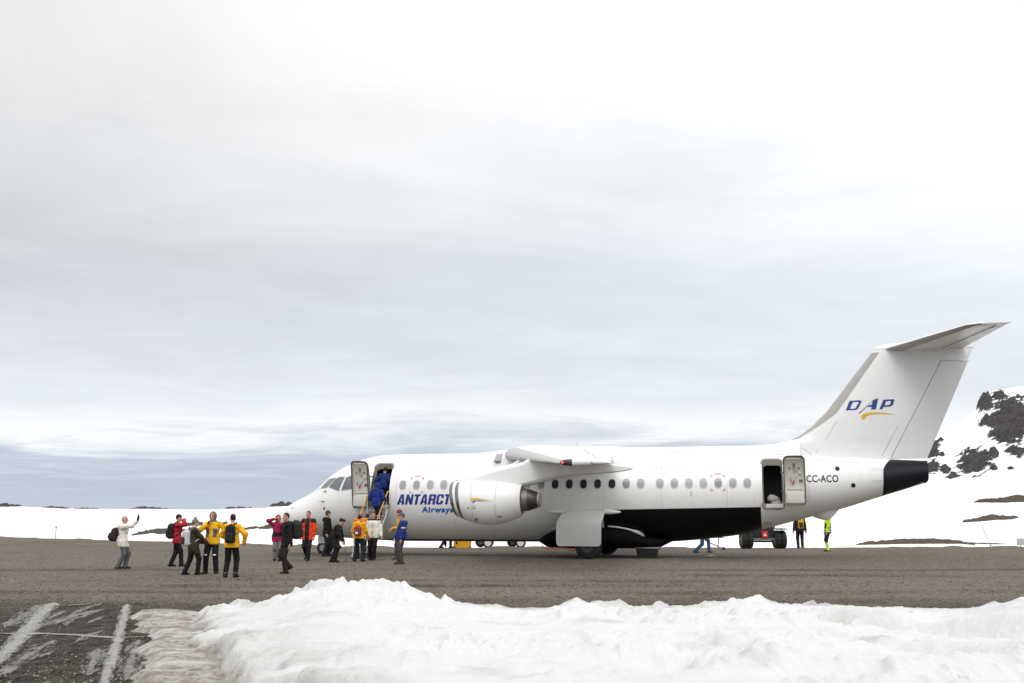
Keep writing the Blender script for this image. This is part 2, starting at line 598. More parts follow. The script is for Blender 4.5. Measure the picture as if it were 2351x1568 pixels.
def build_gravel():
    xs = np.concatenate([np.linspace(-400, -50, 40)[:-1], np.linspace(-50, 45, 480)[:-1], np.linspace(45, 400, 40)])
    t = np.concatenate([np.linspace(0, .3, 20)[:-1], np.linspace(.3, 1, 150)])
    Xg, T = np.meshgrid(xs, t)
    FE = far_edge(Xg) + 0.7 * fbm(Xg / 3.0, Xg * 0 + 3, 4)
    Y = -25 + (FE + 25) * T
    z = 0.018 * fbm(Xg / 2.5, Y / 1.2, 4) * sstep(10, 14, Y)
    rut = np.zeros_like(z)
    # ruts worn by vehicles
    for (y0, sl, am, ph) in [(26.2, -.03, .035, 0), (27.9, -.035, .03, 2), (24.0, .02, .03, 4), (30.5, -.02, .025, 1), (33.6, .01, .02, 3)]:
        yy = y0 + sl * Xg + 0.35 * np.sin(Xg * .21 + ph)
        q = (Y - yy) / 0.28
        rut = np.maximum(rut, np.exp(-(q / 1.6) ** 2) * np.clip(.35 + 1.6 * fbm(Xg / 5 + y0, Y * 0 + ph, 4), 0, 1))
        z = z + am * (-np.exp(-q ** 2) + 0.8 * np.exp(-((q - 1.7) / .8) ** 2)) * (0.6 + 0.6 * vnoise(Xg / 1.5, Y * 0 + y0))
    edge = np.exp(-((Y - FE + 0.5) / 0.55) ** 2)
    z = z + edge * (0.03 + 0.16 * np.clip(fbm(Xg / 1.6, Xg * 0 + 8, 4), 0, 1))
    z = np.where(T > .999, -0.2, z)
    damp = np.exp(-((Y - BANK_D - 1.1) / .55) ** 2) * (Xg > -5.2) * np.clip(.75 + fbm(Xg / 1.2, Y, 3), 0, 1)
    rut = np.maximum(rut, .8 * damp)
    o = mk('ground', np.stack([Xg, Y, z], -1).reshape(-1, 3), gridfaces(len(t), len(xs)), M_GRAVEL)
    a = o.data.attributes.new('rut', 'FLOAT', 'POINT')
    a.data.foreach_set('value', rut.ravel().astype(np.float32))
    tag(o, 'grey-brown gravel apron with vehicle ruts', None, None, 'structure')


build_gravel()

CREST = [(300, 1402), (345, 1401), (424, 1397), (480, 1390), (517, 1383), (530, 1386), (554, 1373), (575, 1378), (598, 1380), (622, 1377), (638, 1367), (676, 1356), (683, 1342), (700, 1346), (711, 1344), (717, 1328), (745, 1330), (776, 1334), (820, 1338), (859, 1344), (872, 1340), (883, 1336), (900, 1341), (915, 1340), (939, 1348), (978, 1366), (1010, 1379), (1018, 1366), (1024, 1360), (1034, 1370), (1049, 1381), (1070, 1379), (1093, 1382), (1115, 1384), (1140, 1381), (1172, 1389), (1220, 1390), (1271, 1388), (1300, 1375), (1322, 1366), (1350, 1378), (1365, 1374), (1382, 1382), (1405, 1379), (1421, 1374), (1441, 1389), (1480, 1389), (1538, 1388), (1625, 1386), (1659, 1376), (1700, 1371), (1738, 1363), (1750, 1368), (1765, 1376), (1800, 1380), (1840, 1384), (1878, 1379), (1916, 1385), (2010, 1388), (2080, 1390), (2143, 1393), (2192, 1393), (2237, 1388), (2262, 1378), (2271, 1375), (2285, 1382), (2310, 1374), (2332, 1366), (2351, 1369), (2450, 1362), (2600, 1376), (2800, 1385), (3200, 1380)]


def bank_height(X, Y):
    u = X / Y * 2450 / 0.9872 + 1175.5       # bearing of the spot, to look up the plough crest there
    cpx = np.array([c[0] for c in CREST])
    cz = np.array([1.7 - BANK_D * (c[1] - 1180) / 2450 * 1.0 for c in CREST])
    zc = np.interp(u, cpx, cz)
    gx = np.arange(200, 3300, 8.0)
    gk = np.exp(-np.linspace(-2.5, 2.5, 41) ** 2)
    gz = np.convolve(np.pad(np.interp(gx, cpx, cz), 20, mode='edge'), gk / gk.sum(), 'valid')
    zsm = np.interp(u, gx, gz)
    d = Y - BANK_D + 0.35 * fbm(X / 2.2, X * 0 + 2, 3)
    near = np.clip(-d, 0, 9)
    # crest peaks fade into a broad rough shoulder towards the camera
    zz = zsm * np.exp(-(near / 6.5) ** 2) + (zc - zsm) * np.exp(-(near / .55) ** 2) + 0.26 * (1 - np.exp(-(near / 4.5) ** 2))
    zz = np.where(d > 0, zc * np.exp(-(d / .55) ** 2) - 0.22 * sstep(.2, 1.6, d), zz)
    nf = sstep(-.4, .5, near)
    big = fbm(X / 2.4 + 4, Y / 1.7, 3)
    lump = np.maximum(fbm(X / .8, Y / .7, 3, .5), -.2)
    clod = np.maximum(fbm(X / .30 + 7, Y / .30, 3, .55) - .08, 0)
    grit = np.abs(fbm(X / .11, Y / .11 + 5, 3, .6))
    rough = np.clip(.55 + 1.3 * fbm(X / 1.9 + 2, Y / 1.4 + 8, 3), .12, 1.2)
    zz = zz + .15 * big * sstep(.3, 2.0, near) + .12 * lump * nf * rough + (.16 * clod + .022 * grit) * rough * (d < .5) + .03 * np.abs(fbm(X / .22, Y / .22, 3)) * (d < .4)
    # furrows left by the plough blade on the right
    for (x0, y0, dx, am, w) in [(4.2, 16.2, -.95, .15, .30), (6.3, 16.2, -1.15, .16, .36), (3.2, 14.6, -.9, .10, .22), (8.6, 16.6, -1.3, .12, .34)]:
        t = (y0 - Y)
        xc = x0 - dx * t * .62 + 0.25 * fbm(Y / 1.3, Y * 0 + x0, 3)
        q = (X - xc) / w
        zz = zz + am * sstep(0, .8, t) * (np.exp(-q ** 2) - 0.85 * np.exp(-((q + 1.7) / 1.0) ** 2)) * (0.6 + .8 * vnoise(Y * 1.7, X * 0 + x0))
    return zz, d, near


def left_edge(Y):
    return np.interp(Y, [5, 9, 11.3, 12.3, 13.5, 15.0, 17.0, 18.5, 19.5], [-1.3, -2.7, -3.78, -3.95, -4.6, -4.85, -5.75, -6.35, -6.3])


def build_bank():
    xs = np.concatenate([np.linspace(-7.2, 9.3, 860)[:-1], np.linspace(9.3, 17.5, 140)])
    ys = np.concatenate([np.linspace(6.0, 10.8, 40)[:-1], np.linspace(10.8, 19.6, 400)])
    X, Y = np.meshgrid(xs, ys)
    z, d, near = bank_height(X, Y)
    le = left_edge(Y) + 0.32 * fbm(Y / .7, X * 0 + 1, 4)
    e = X - le
    # dirty, ribbed, half-melted apron along the left side, then the bank rises
    rise = sstep(0.80, 1.15, e + 0.35 * fbm(X / .8, Y / .8, 3))
    ice = 0.085 * sstep(0, .22, e) + 0.03 * 0.7 * np.abs(fbm(X / .55, Y / .10, 4)) + 0.05 * fbm(X / .6, Y / .35, 4) * sstep(.1, .5, e)
    z = np.where(e > 0, ice * (1 - rise) + np.maximum(z, 0.03) * rise, -0.22)
    z = z - 0.22 * sstep(-.05, -.5, e) * 0
    z = np.where((d > 1.2), np.minimum(z, -0.05 - 0.1 * (d - 1.2)), z)
    dirt = (1 - rise) * np.clip(.95 + .8 * fbm(X / .7, Y / .14, 4), .55, 1.2) * (e > -.1)
    dirt = np.maximum(dirt, np.exp(-((e + 0.25 * fbm(X / .8, Y / .8, 3) - .80) / .13) ** 2))
    dirt = np.maximum(dirt, .38 * (1 - sstep(.9, 2.6, e)) * np.clip(.6 + fbm(X / .9, Y / .5, 4), 0, 1))
    back = sstep(-.9, .15, d) * (z < .36) * np.clip(0.55 + 1.2 * fbm(X / 1.3, Y / .5, 4), 0, 1)
    dirt = np.maximum(dirt, back * 0.6)
    dirt = np.maximum(dirt, 0.4 * np.clip(fbm(X / 1.1 + 9, Y / .6, 5) - .28, 0, 1) * 2.0)
    o = mk('snow_bank', np.stack([X, Y, z], -1).reshape(-1, 3), gridfaces(len(ys), len(xs)), M_SNOW)
    a = o.data.attributes.new('dirt', 'FLOAT', 'POINT')
    a.data.foreach_set('value', np.clip(dirt, 0, 1).ravel().astype(np.float32))
    tag(o, 'long ploughed bank of rough white snow across the foreground', None, None, 'structure')


build_bank()


def terrain_hit(px, py):
    """where a line of sight first meets the snow field"""
    d = (px - 1175.5) * UX + (784 - py) * UPV + FPX * FW
    a = math.atan2(d[0], d[1])
    t = d[2] / math.hypot(d[0], d[1])
    k = np.clip(np.searchsorted(TERR['az'], a), 1, len(TERR['az']) - 1)
    f = (a - TERR['az'][k - 1]) / (TERR['az'][k] - TERR['az'][k - 1])
    rr = np.linspace(50, 800, 4000)
    col = np.interp(rr, TERR['r'], TERR['z'][:, k - 1] * (1 - f) + TERR['z'][:, k] * f)
    over = HC + t * rr - col
    i = np.argmax(over < 0)
    if over[i] >= 0:
        return None
    return np.array([rr[i] * math.sin(a), rr[i] * math.cos(a), col[i]])


def mound(label, upper, lower, rise, seed):
    """bare stony patch on the snow: a lumpy sheet lying on the slope between two outlines"""
    U, Lw = np.array(upper, float), np.array(lower, float)
    n, m = 70, 9
    xs = np.linspace(U[0, 0], U[-1, 0], n)
    rows = []
    for k, x in enumerate(xs):
        yu = np.interp(x, U[:, 0], U[:, 1]) + 0.9 * float(fbm(np.array(x / 6.0), np.array(seed * 3.1), 4))
        yl = np.interp(x, Lw[:, 0], Lw[:, 1]) + 0.7 * float(fbm(np.array(x / 7.0), np.array(seed * 5.7), 4))
        yu = min(yu, yl - .15)
        a = terrain_hit(x, yl)
        b = terrain_hit(x, yu)
        if a is None or b is None:
            continue
        q = []
        wide = min(1, (yl - yu) / 4)
        for i in range(m):
            t = i / (m - 1)
            p = a + (b - a) * t
            c = terrain_hit(x, yl + (yu - yl) * t) if 0 < i < m - 1 else p
            p = c if c is not None else p
            up = 0.03 + .6 * rise * wide ** 1.5 * math.sin(math.pi * min(1, t * 1.0)) * (.5 + float(vnoise(np.array(x / 5 + seed), np.array(t * 4))))
            q.append((p[0], p[1], p[2] + (up if 0 < i < m - 1 else -.12)))
        rows.append(q)
    v = np.array(rows).reshape(-1, 3)
    o = mk('stony_ridge', v, gridfaces(len(rows), m)[:, ::-1], M_BROWN)
    tag(o, label, 'ridge', 'bare stony ridges in the snow')
    return o


cA = lambda P: [(232.65 + .1555 * x, 1149.9 + .1555 * y) for x, y in P]
cB = lambda P: [(.2827 * x, 1096.7 + .2827 * y) for x, y in P]
cC = lambda P: [(1994 + .2628 * x, 864.1 + .2628 * y) for x, y in P]
mound('brown stony ridge tapering left between the waving person and the red jacket', cA([(440, 508), (600, 468), (700, 440), (850, 412), (1000, 405)]), cA([(440, 514), (650, 495), (760, 480), (830, 500), (1000, 495)]), .3, 1)
mound('brown stony ridge right of the red jacket, upper of two', cA([(1150, 362), (1260, 330), (1380, 315), (1500, 310)]), cA([(1150, 405), (1250, 384), (1360, 370), (1500, 372)]), .3, 2)
mound('brown stony ridge right of the red jacket, lower of two', cA([(1170, 440), (1300, 415), (1400, 412), (1480, 415)]), cA([(1170, 456), (1300, 462), (1400, 460), (1480, 455)]), .2, 9)
mound('brown stony ridge right of the yellow-jacketed person with sling bag', cA([(2000, 405), (2120, 405), (2300, 385), (2351, 388)]), cA([(2000, 445), (2150, 432), (2250, 417), (2351, 394)]), .25, 3)
mound('brown stony ridge by the magenta-hooded person left of the aircraft nose', cB([(2100, 411), (2150, 393), (2200, 375), (2300, 368), (2420, 372)]), cB([(2100, 417), (2180, 419), (2300, 412), (2420, 405)]), .3, 4)
mound('long low brown ridge on the snow just right of the hi-vis ground worker', cC([(-110, 1469), (0, 1455), (250, 1425), (400, 1419), (560, 1419), (700, 1432), (850, 1455), (930, 1470)]), cC([(-110, 1474), (0, 1473), (300, 1469), (600, 1467), (800, 1465), (930, 1475)]), .2, 5)
mound('thin low brown ridge on the snow beside the leaning marker pole', cC([(860, 1452), (1000, 1458), (1190, 1464)]), cC([(860, 1460), (1000, 1467), (1190, 1469)]), .1, 6)
mound('brown ridge on the snow slope right of the tail, lower of the two', cC([(820, 1270), (960, 1232), (1080, 1203), (1150, 1218), (1320, 1228)]), cC([(820, 1277), (950, 1273), (1100, 1259), (1250, 1253), (1320, 1233)]), .5, 7)
mound('brown ridge on the snow slope right of the tail, upper of the two', cC([(920, 1097), (1020, 1070), (1150, 1065), (1290, 1028), (1358, 1035), (1500, 1050)]), cC([(920, 1102), (1020, 1105), (1200, 1107), (1358, 1101), (1500, 1100)]), .7, 8)


def slush(name, label, pts, w0, w1, seed, z=0.012):
    """ragged strip of pale slush left along a wheel track"""
    P = np.array([ground(*p)[:2] for p in pts])
    seg = np.r_[0, np.cumsum(np.linalg.norm(np.diff(P, axis=0), axis=1))]
    n = int(seg[-1] / 0.045) + 2
    t = np.linspace(0, seg[-1], n)
    C = np.stack([np.interp(t, seg, P[:, i]) for i in (0, 1)], 1)
    k = np.ones(9) / 9
    C = np.stack([np.convolve(np.pad(C[:, i], 4, mode='edge'), k, 'valid') for i in (0, 1)], 1)
    T = np.gradient(C, axis=0)
    T /= np.linalg.norm(T, axis=1)[:, None] + 1e-9
    N = np.stack([-T[:, 1], T[:, 0]], 1)
    w = np.interp(t, [0, seg[-1]], [w0, w1]) / 2
    wl = w * (1.0 + 0.3 * fbm(t * 1.1 + seed, t * 0, 3, .5))
    wr = w * (1.0 + 0.3 * fbm(t * 1.1 + seed + 50, t * 0, 3, .5))
    endf = np.minimum(1, np.minimum(t, seg[-1] - t) / .6 + .05)
    wl, wr = wl * endf, wr * endf
    rows = []
    for s in np.linspace(-1, 1, 5):
        q = C + N * (np.where(s < 0, s * wl, s * wr))[:, None]
        rows.append(np.c_[q, z + 0.006 * (1 - abs(s)) + 0.006 * fbm(q[:, 0] * 6, q[:, 1] * 6, 3)])
    v = np.stack(rows, 0).reshape(-1, 3)
    o = mk(name, v, gridfaces(5, n)[:, ::-1], M_SLUSH if seed in (1, 2, 3) else M_SLUSH2)
    a = o.data.attributes.new('edge', 'FLOAT', 'POINT')
    a.data.foreach_set('value', np.repeat(np.abs(np.linspace(-1, 1, 5)), n).astype(np.float32))
    a = o.data.attributes.new('flow', 'FLOAT_VECTOR', 'POINT')
    fl_ = np.stack([np.tile(t * 1.1, 5), np.repeat(np.linspace(-1, 1, 5), n) * np.tile(w, 5) * 9.0, np.full(5 * n, seed * 3.7)], 1)
    a.data.foreach_set('vector', fl_.astype(np.float32).ravel())
    tag(o, label, None, None, 'structure')


def slush_mat(nme, K, off, top):
    m = bpy.data.materials.new(nme)
    m.use_nodes = True
    nt = m.node_tree
    b = nt.nodes['Principled BSDF']
    tc = nt.nodes.new('ShaderNodeTexCoord')
    n = noise(nt, tc.outputs['Object'], 5.0, 8, 0.75)
    nt.links.new(ramp(nt, n, [(0.36, (.20, .19, .18)), (0.5, (.34, .33, .315)), (0.65, (.44, .43, .415))]), b.inputs['Base Color'])
    at = nt.nodes.new('ShaderNodeAttribute')
    at.attribute_name = 'edge'
    fw = nt.nodes.new('ShaderNodeAttribute')
    fw.attribute_name = 'flow'
    n9 = noise(nt, fw.outputs['Vector'], 1.6, 8, 0.74, 0.3)
    cov = mth(nt, 'SUBTRACT', mth(nt, 'MULTIPLY_ADD', n9, K, off), mth(nt, 'MULTIPLY', at.outputs['Fac'], 0.62))
    nt.links.new(ramp(nt, cov, [(0.12, 0.0), (0.62, top)]), b.inputs['Alpha'])
    b.inputs['Roughness'].default_value = 0.45
    bp = nt.nodes.new('ShaderNodeBump')
    bp.inputs['Strength'].default_value = 0.6
    bp.inputs['Distance'].default_value = 0.02
    nt.links.new(n, bp.inputs['Height'])
    nt.links.new(bp.outputs[0], b.inputs['Normal'])
    return m


M_SLUSH = slush_mat('slush', 2.2, -0.25, .80)
M_SLUSH2 = slush_mat('thin_slush', 3.6, -1.1, .50)
slush('slush_track', 'wide pale slush wheel track, leftmost on the wet road', [(-30, 1540), (20, 1492), (70, 1440), (100, 1405), (125, 1384)], .26, .34, 1)
slush('slush_track', 'pale slush wheel track running to the picture bottom beside the snow bank', [(228, 1600), (240, 1568), (262, 1500), (278, 1440), (292, 1388)], .13, .20, 2)
slush('slush_track', 'pale slush line crossing the road from left to right', [(-40, 1456), (100, 1456), (200, 1461), (265, 1466), (340, 1463)], .24, .14, 3)
slush('slush_track', 'thin slush streak curving up to the right of the leftmost track', [(88, 1442), (130, 1427), (180, 1413), (240, 1399)], .36, .26, 4)
slush('slush_track', 'faint slush streak left of the widest track', [(10, 1442), (45, 1425), (70, 1404), (86, 1390)], .40, .34, 5)
slush('slush_track', 'slush patch beside the lower wheel track', [(200, 1556), (214, 1520), (226, 1490)], .26, .30, 6)
slush('slush_track', 'short slush dash at the junction of the tracks', [(205, 1444), (235, 1442), (262, 1441)], .32, .2, 7)
slush('slush_track', 'faint slush streak below the crossing line', [(-10, 1560), (40, 1525), (90, 1490), (130, 1470)], .22, .28, 8)
slush('slush_track', 'faint slush streak on the road by the dirty snow edge', [(285, 1568), (300, 1530), (310, 1490), (318, 1470)], .30, .28, 9)
slush('slush_track', 'thin slush streak near the far edge of the wet road', [(150, 1392), (190, 1388), (225, 1386)], .5, .4, 10)


_rs = np.random.RandomState(5)
for _k in range(9):
    _x = 20 + 300 * _rs.rand()
    _y = 1400 + 130 * _rs.rand()
    _l = 30 + 60 * _rs.rand()
    slush('slush_track', 'faint thin slush streak on the wet road at lower left', [(_x, _y), (_x + _l * .5, _y - _l * .28), (_x + _l, _y - _l * .42)], .12 + .1 * _rs.rand(), .16, 20 + _k)


def scatter(name, label, mtl, n, fn, smin, smax, seed, sub=1):
    """loose stones or snow crumbs: many small uneven lumps, one object"""
    rs = np.random.RandomState(seed)
    bm = bmesh.new()
    bmesh.ops.create_icosphere(bm, subdivisions=sub, radius=1)
    bv = np.array([q.co[:] for q in bm.verts])
    bm.verts.index_update()
    bf = np.array([[q.index for q in f.verts] for f in bm.faces])
    bm.free()
    V, F, c = [], [], 0
    for i in range(n):
        p = fn(rs)
        if p is None:
            continue
        s = smin + (smax - smin) * rs.rand() ** 3
        q = bv * (1 + 0.35 * (rs.rand(len(bv), 1) - .5)) * np.array([s * (0.8 + .6 * rs.rand()), s * (0.8 + .6 * rs.rand()), s * .65])
        a = rs.rand() * 6.28
        q = np.stack([q[:, 0] * math.cos(a) - q[:, 1] * math.sin(a), q[:, 0] * math.sin(a) + q[:, 1] * math.cos(a), q[:, 2]], 1) + p
        V.append(q)
        F.append(bf + c)
        c += len(bv)
    o = mk(name, np.concatenate(V), np.concatenate(F), mtl, smooth=False)
    tag(o, label, None, None, 'stuff')


M_STONE = mat('loose_stone', (.27, .25, .21), 0.9, 0, 0.6, 1.7, spec=0.2)
M_CRUMB = mat('snow_crumb', (.86, .86, .85), 0.75, 0, 0.1, 4, spec=0.2)


def st_spot(rs):
    d = 11 + 40 * rs.rand() ** 1.6
    x = (rs.rand() * 1.04 - .52) * d * .98
    return np.array([x, d, 0.012])


def st_spot2(rs):
    d = 10.8 + 10.5 * rs.rand()
    x = left_edge(d) - 0.1 - rs.rand() * 6.5
    return np.array([x, d, 0.008])


scatter('loose_gravel', 'loose stones strewn over the gravel apron', M_STONE, 9000, st_spot, .006, .018, 3)
scatter('loose_gravel', 'dark loose stones strewn over the gravel apron', mat('dark_stone', (.05, .045, .038), 0.9, 0, .4, 1.7, spec=.2), 9000, st_spot, .006, .018, 13)
scatter('loose_grit', 'dark grit scattered over the wet road surface', mat('dark_grit', (.06, .053, .044), 0.7, 0, .6, 2.0), 6500, st_spot2, .004, .014, 4)


def crumb_spot(rs):
    d = 11 + 8 * rs.rand()
    x = left_edge(d) - 0.28 * abs(rs.randn()) + .1
    return np.array([x, d, 0.01])


def crumb_spot2(rs):
    x = -5.5 + 20 * rs.rand()
    y = BANK_D + 0.55 + 0.5 * abs(rs.randn())
    return np.array([x, y, 0.01])


scatter('snow_crumbs', 'small crumbs of snow along the back of the bank', M_CRUMB, 500, crumb_spot2, .012, .05, 6)

# ------------------------------------------------------------------ the airliner
PSI = R(13.5)
AX = np.array([math.cos(PSI), -math.sin(PSI), 0])
AY = np.array([math.sin(PSI), math.cos(PSI), 0])
AO = np.array([-10.340, 47.426, 0.0])
air = empty('airliner', AO, -PSI)
tag(air, 'white four-engined high-wing airliner with open doors parked on the gravel', 'airliner')


def aw(x, y, z):
    return AO + x * AX + y * AY + np.array([0, 0, z])


FP = np.array([(0.0, 1.46, 1.44, .02), (0.03, 1.60, 1.30, .17), (0.1, 1.75, 1.20, .31), (0.31, 1.90, 1.07, .52), (0.55, 2.02, .98, .68), (0.87, 2.18, .91, .86), (1.27, 2.38, .85, 1.04), (1.67, 2.57, .81, 1.19), (2.03, 2.78, .78, 1.30), (2.42, 3.12, .75, 1.40), (2.77, 3.42, .72, 1.47), (3.25, 3.71, .69, 1.56), (4.0, 4.0, .65, 1.67), (4.55, 4.14, .62, 1.73), (5.22, 4.21, .59, 1.77), (6, 4.23, .57, 1.78), (8, 4.23, .57, 1.78), (12, 4.23, .575, 1.78), (16.2, 4.23, .58, 1.78), (17.14, 4.22, .61, 1.78), (18.23, 4.19, .69, 1.765), (19.98, 4.13, .91, 1.70), (20.7, 4.09, 1.09, 1.65), (22.58, 3.97, 1.58, 1.40), (23.62, 3.91, 1.85, 1.21), (25.24, 3.81, 2.36, .82), (26.9, 3.72, 2.87, .40)])


def pchip(xk, yk, x):
    h = np.diff(xk)
    dl = np.diff(yk) / h
    d = np.zeros_like(yk)
    d[1:-1] = np.where(dl[:-1] * dl[1:] > 0, 2 * dl[:-1] * dl[1:] / (dl[:-1] + dl[1:] + 1e-12), 0)
    d[0], d[-1] = dl[0], dl[-1]
    i = np.clip(np.searchsorted(xk, x) - 1, 0, len(xk) - 2)
    t = (x - xk[i]) / h[i]
    return ((2 * t ** 3 - 3 * t ** 2 + 1) * yk[i] + (t ** 3 - 2 * t ** 2 + t) * h[i] * d[i] + (-2 * t ** 3 + 3 * t ** 2) * yk[i + 1] + (t ** 3 - t ** 2) * h[i] * d[i + 1])


_fx = np.concatenate([np.array([0, .008, .02]), np.linspace(.04, 26.9, 2000)])
_ft = [pchip(FP[:, 0], FP[:, i], _fx) for i in (1, 2, 3)]


def fsec(x):
    return [np.interp(x, _fx, t) for t in _ft]


def skin(x, z, off=0.0, side=-1):
    """a spot on the fuselage skin, off metres proud of it"""
    zt, zb, w = fsec(x)
    zc, h = (zt + zb) / 2, (zt - zb) / 2
    q = np.clip((z - zc) / h, -.9999, .9999)
    y = w * np.sqrt(1 - q * q)
    ny, nz = y / w ** 2, (z - zc) / h ** 2
    l = np.sqrt(ny * ny + nz * nz)
    return np.stack([np.asarray(x, float) + 0 * y, side * (y + off * ny / l), z + off * nz / l], -1)


def paint_mat():
    m = bpy.data.materials.new('airliner_paint')
    m.use_nodes = True
    nt = m.node_tree
    b = nt.nodes['Principled BSDF']
    tc = nt.nodes.new('ShaderNodeTexCoord')
    ob = tc.outputs['Object']
    sp = nt.nodes.new('ShaderNodeSeparateXYZ')
    nt.links.new(ob, sp.inputs[0])
    x, y, z = sp.outputs
    n = noise(nt, ob, 0.9, 6, 0.6)
    mp = nt.nodes.new('ShaderNodeMapping')
    mp.inputs['Scale'].default_value = (3.0, 3.0, 0.35)
    nt.links.new(ob, mp.inputs[0])
    n2 = noise(nt, mp.outputs[0], 2.0, 6, 0.65)
    col = mixc(nt, mth(nt, 'MULTIPLY', ramp(nt, n2, [(0.42, 0.0), (0.8, 1.0)]), 0.36), (.84, .835, .825), (.66, .64, .605))
    # black-painted belly: aft panel up to a straight waterline, forward only a strip under the keel
    wl = mth(nt, 'MULTIPLY_ADD', mth(nt, 'SUBTRACT', x, 15.4), 0.0168, 1.872)
    aft = mth(nt, 'MULTIPLY', mth(nt, 'LESS_THAN', z, wl), mth(nt, 'MULTIPLY', mth(nt, 'GREATER_THAN', x, 14.7), mth(nt, 'LESS_THAN', x, 20.74)))
    fwd = mth(nt, 'MULTIPLY', mth(nt, 'LESS_THAN', z, 0.665), mth(nt, 'MULTIPLY', mth(nt, 'GREATER_THAN', x, 4.4), mth(nt, 'LESS_THAN', x, 14.8)))
    blk = mth(nt, 'MAXIMUM', aft, fwd)
    col = mixc(nt, blk, col, (.006, .006, .007))
    nt.links.new(col, b.inputs['Base Color'])
    nt.links.new(mth(nt, 'MULTIPLY_ADD', n, 0.18, 0.26), b.inputs['Roughness'])
    nt.links.new(mth(nt, 'MULTIPLY_ADD', blk, -0.35, 0.5), b.inputs['Specular IOR Level'])
    return m


M_PAINT = paint_mat()
M_WHITE = mat('white_paint', (.82, .815, .805), 0.34, 0, 0.04, 2.5)
M_GREYP = mat('pale_grey_paint', (.60, .595, .58), 0.42, 0, 0.06, 3)
M_BLACKP = mat('black_paint', (.008, .009, .014), 0.4, 0, 0.2, 3, spec=0.3)
M_CABIN = mat('dark_cabin_lining', (.018, .017, .017), 0.85, spec=0.1)
M_FRAME = mat('door_frame_metal', (.33, .30, .27), 0.5, 0.2, 0.15, 10)
M_SEAL = mat('door_seal', (.10, .075, .06), 0.8)
M_LINER = mat('door_lining', (.60, .585, .53), 0.6, 0, 0.05, 5)
M_GLASSW = mat('cabin_window_blind', (.33, .335, .355), 0.18, 0, 0.06, 2.0)
M_GLASSD = mat('cabin_window_dark', (.030, .032, .038), 0.12)
M_GLASSC = mat('cockpit_glass', (.115, .135, .145), 0.06, 0.0, 0.25, 1.2, coat=1.0)
M_METAL = mat('bare_metal_lip', (.30, .285, .275), 0.33, 0.9, 0.1, 4)
M_BURNT = mat('burnt_exhaust_metal', (.105, .088, .075), 0.45, 0.8, 0.35, 5)
M_NAVY = mat('navy_lettering', (.012, .040, .235), 0.4)
M_BLUEL = mat('blue_lettering', (.010, .14, .43), 0.4)
M_YEL = mat('yellow_marking', (.72, .46, .012), 0.4)
M_REG = mat('dark_registration_lettering', (.022, .024, .026), 0.45)
M_REDM = mat('red_marking', (.46, .035, .025), 0.5)
M_SEAM = mat('panel_seam', (.30, .295, .285), 0.7)
M_TYRE = mat('tyre_rubber', (.016, .016, .016), 0.8, 0, 0.3, 12)
M_HUB = mat('wheel_hub_grey', (.34, .33, .32), 0.45, 0.3, 0.15, 8)
M_STRUT = mat('gear_strut_metal', (.26, .26, .255), 0.4, 0.6, 0.1, 8)
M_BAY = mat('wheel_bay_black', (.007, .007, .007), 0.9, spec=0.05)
M_DEICE = mat('deicing_boot', (.40, .385, .365), 0.6, 0, 0.22, 2.2)


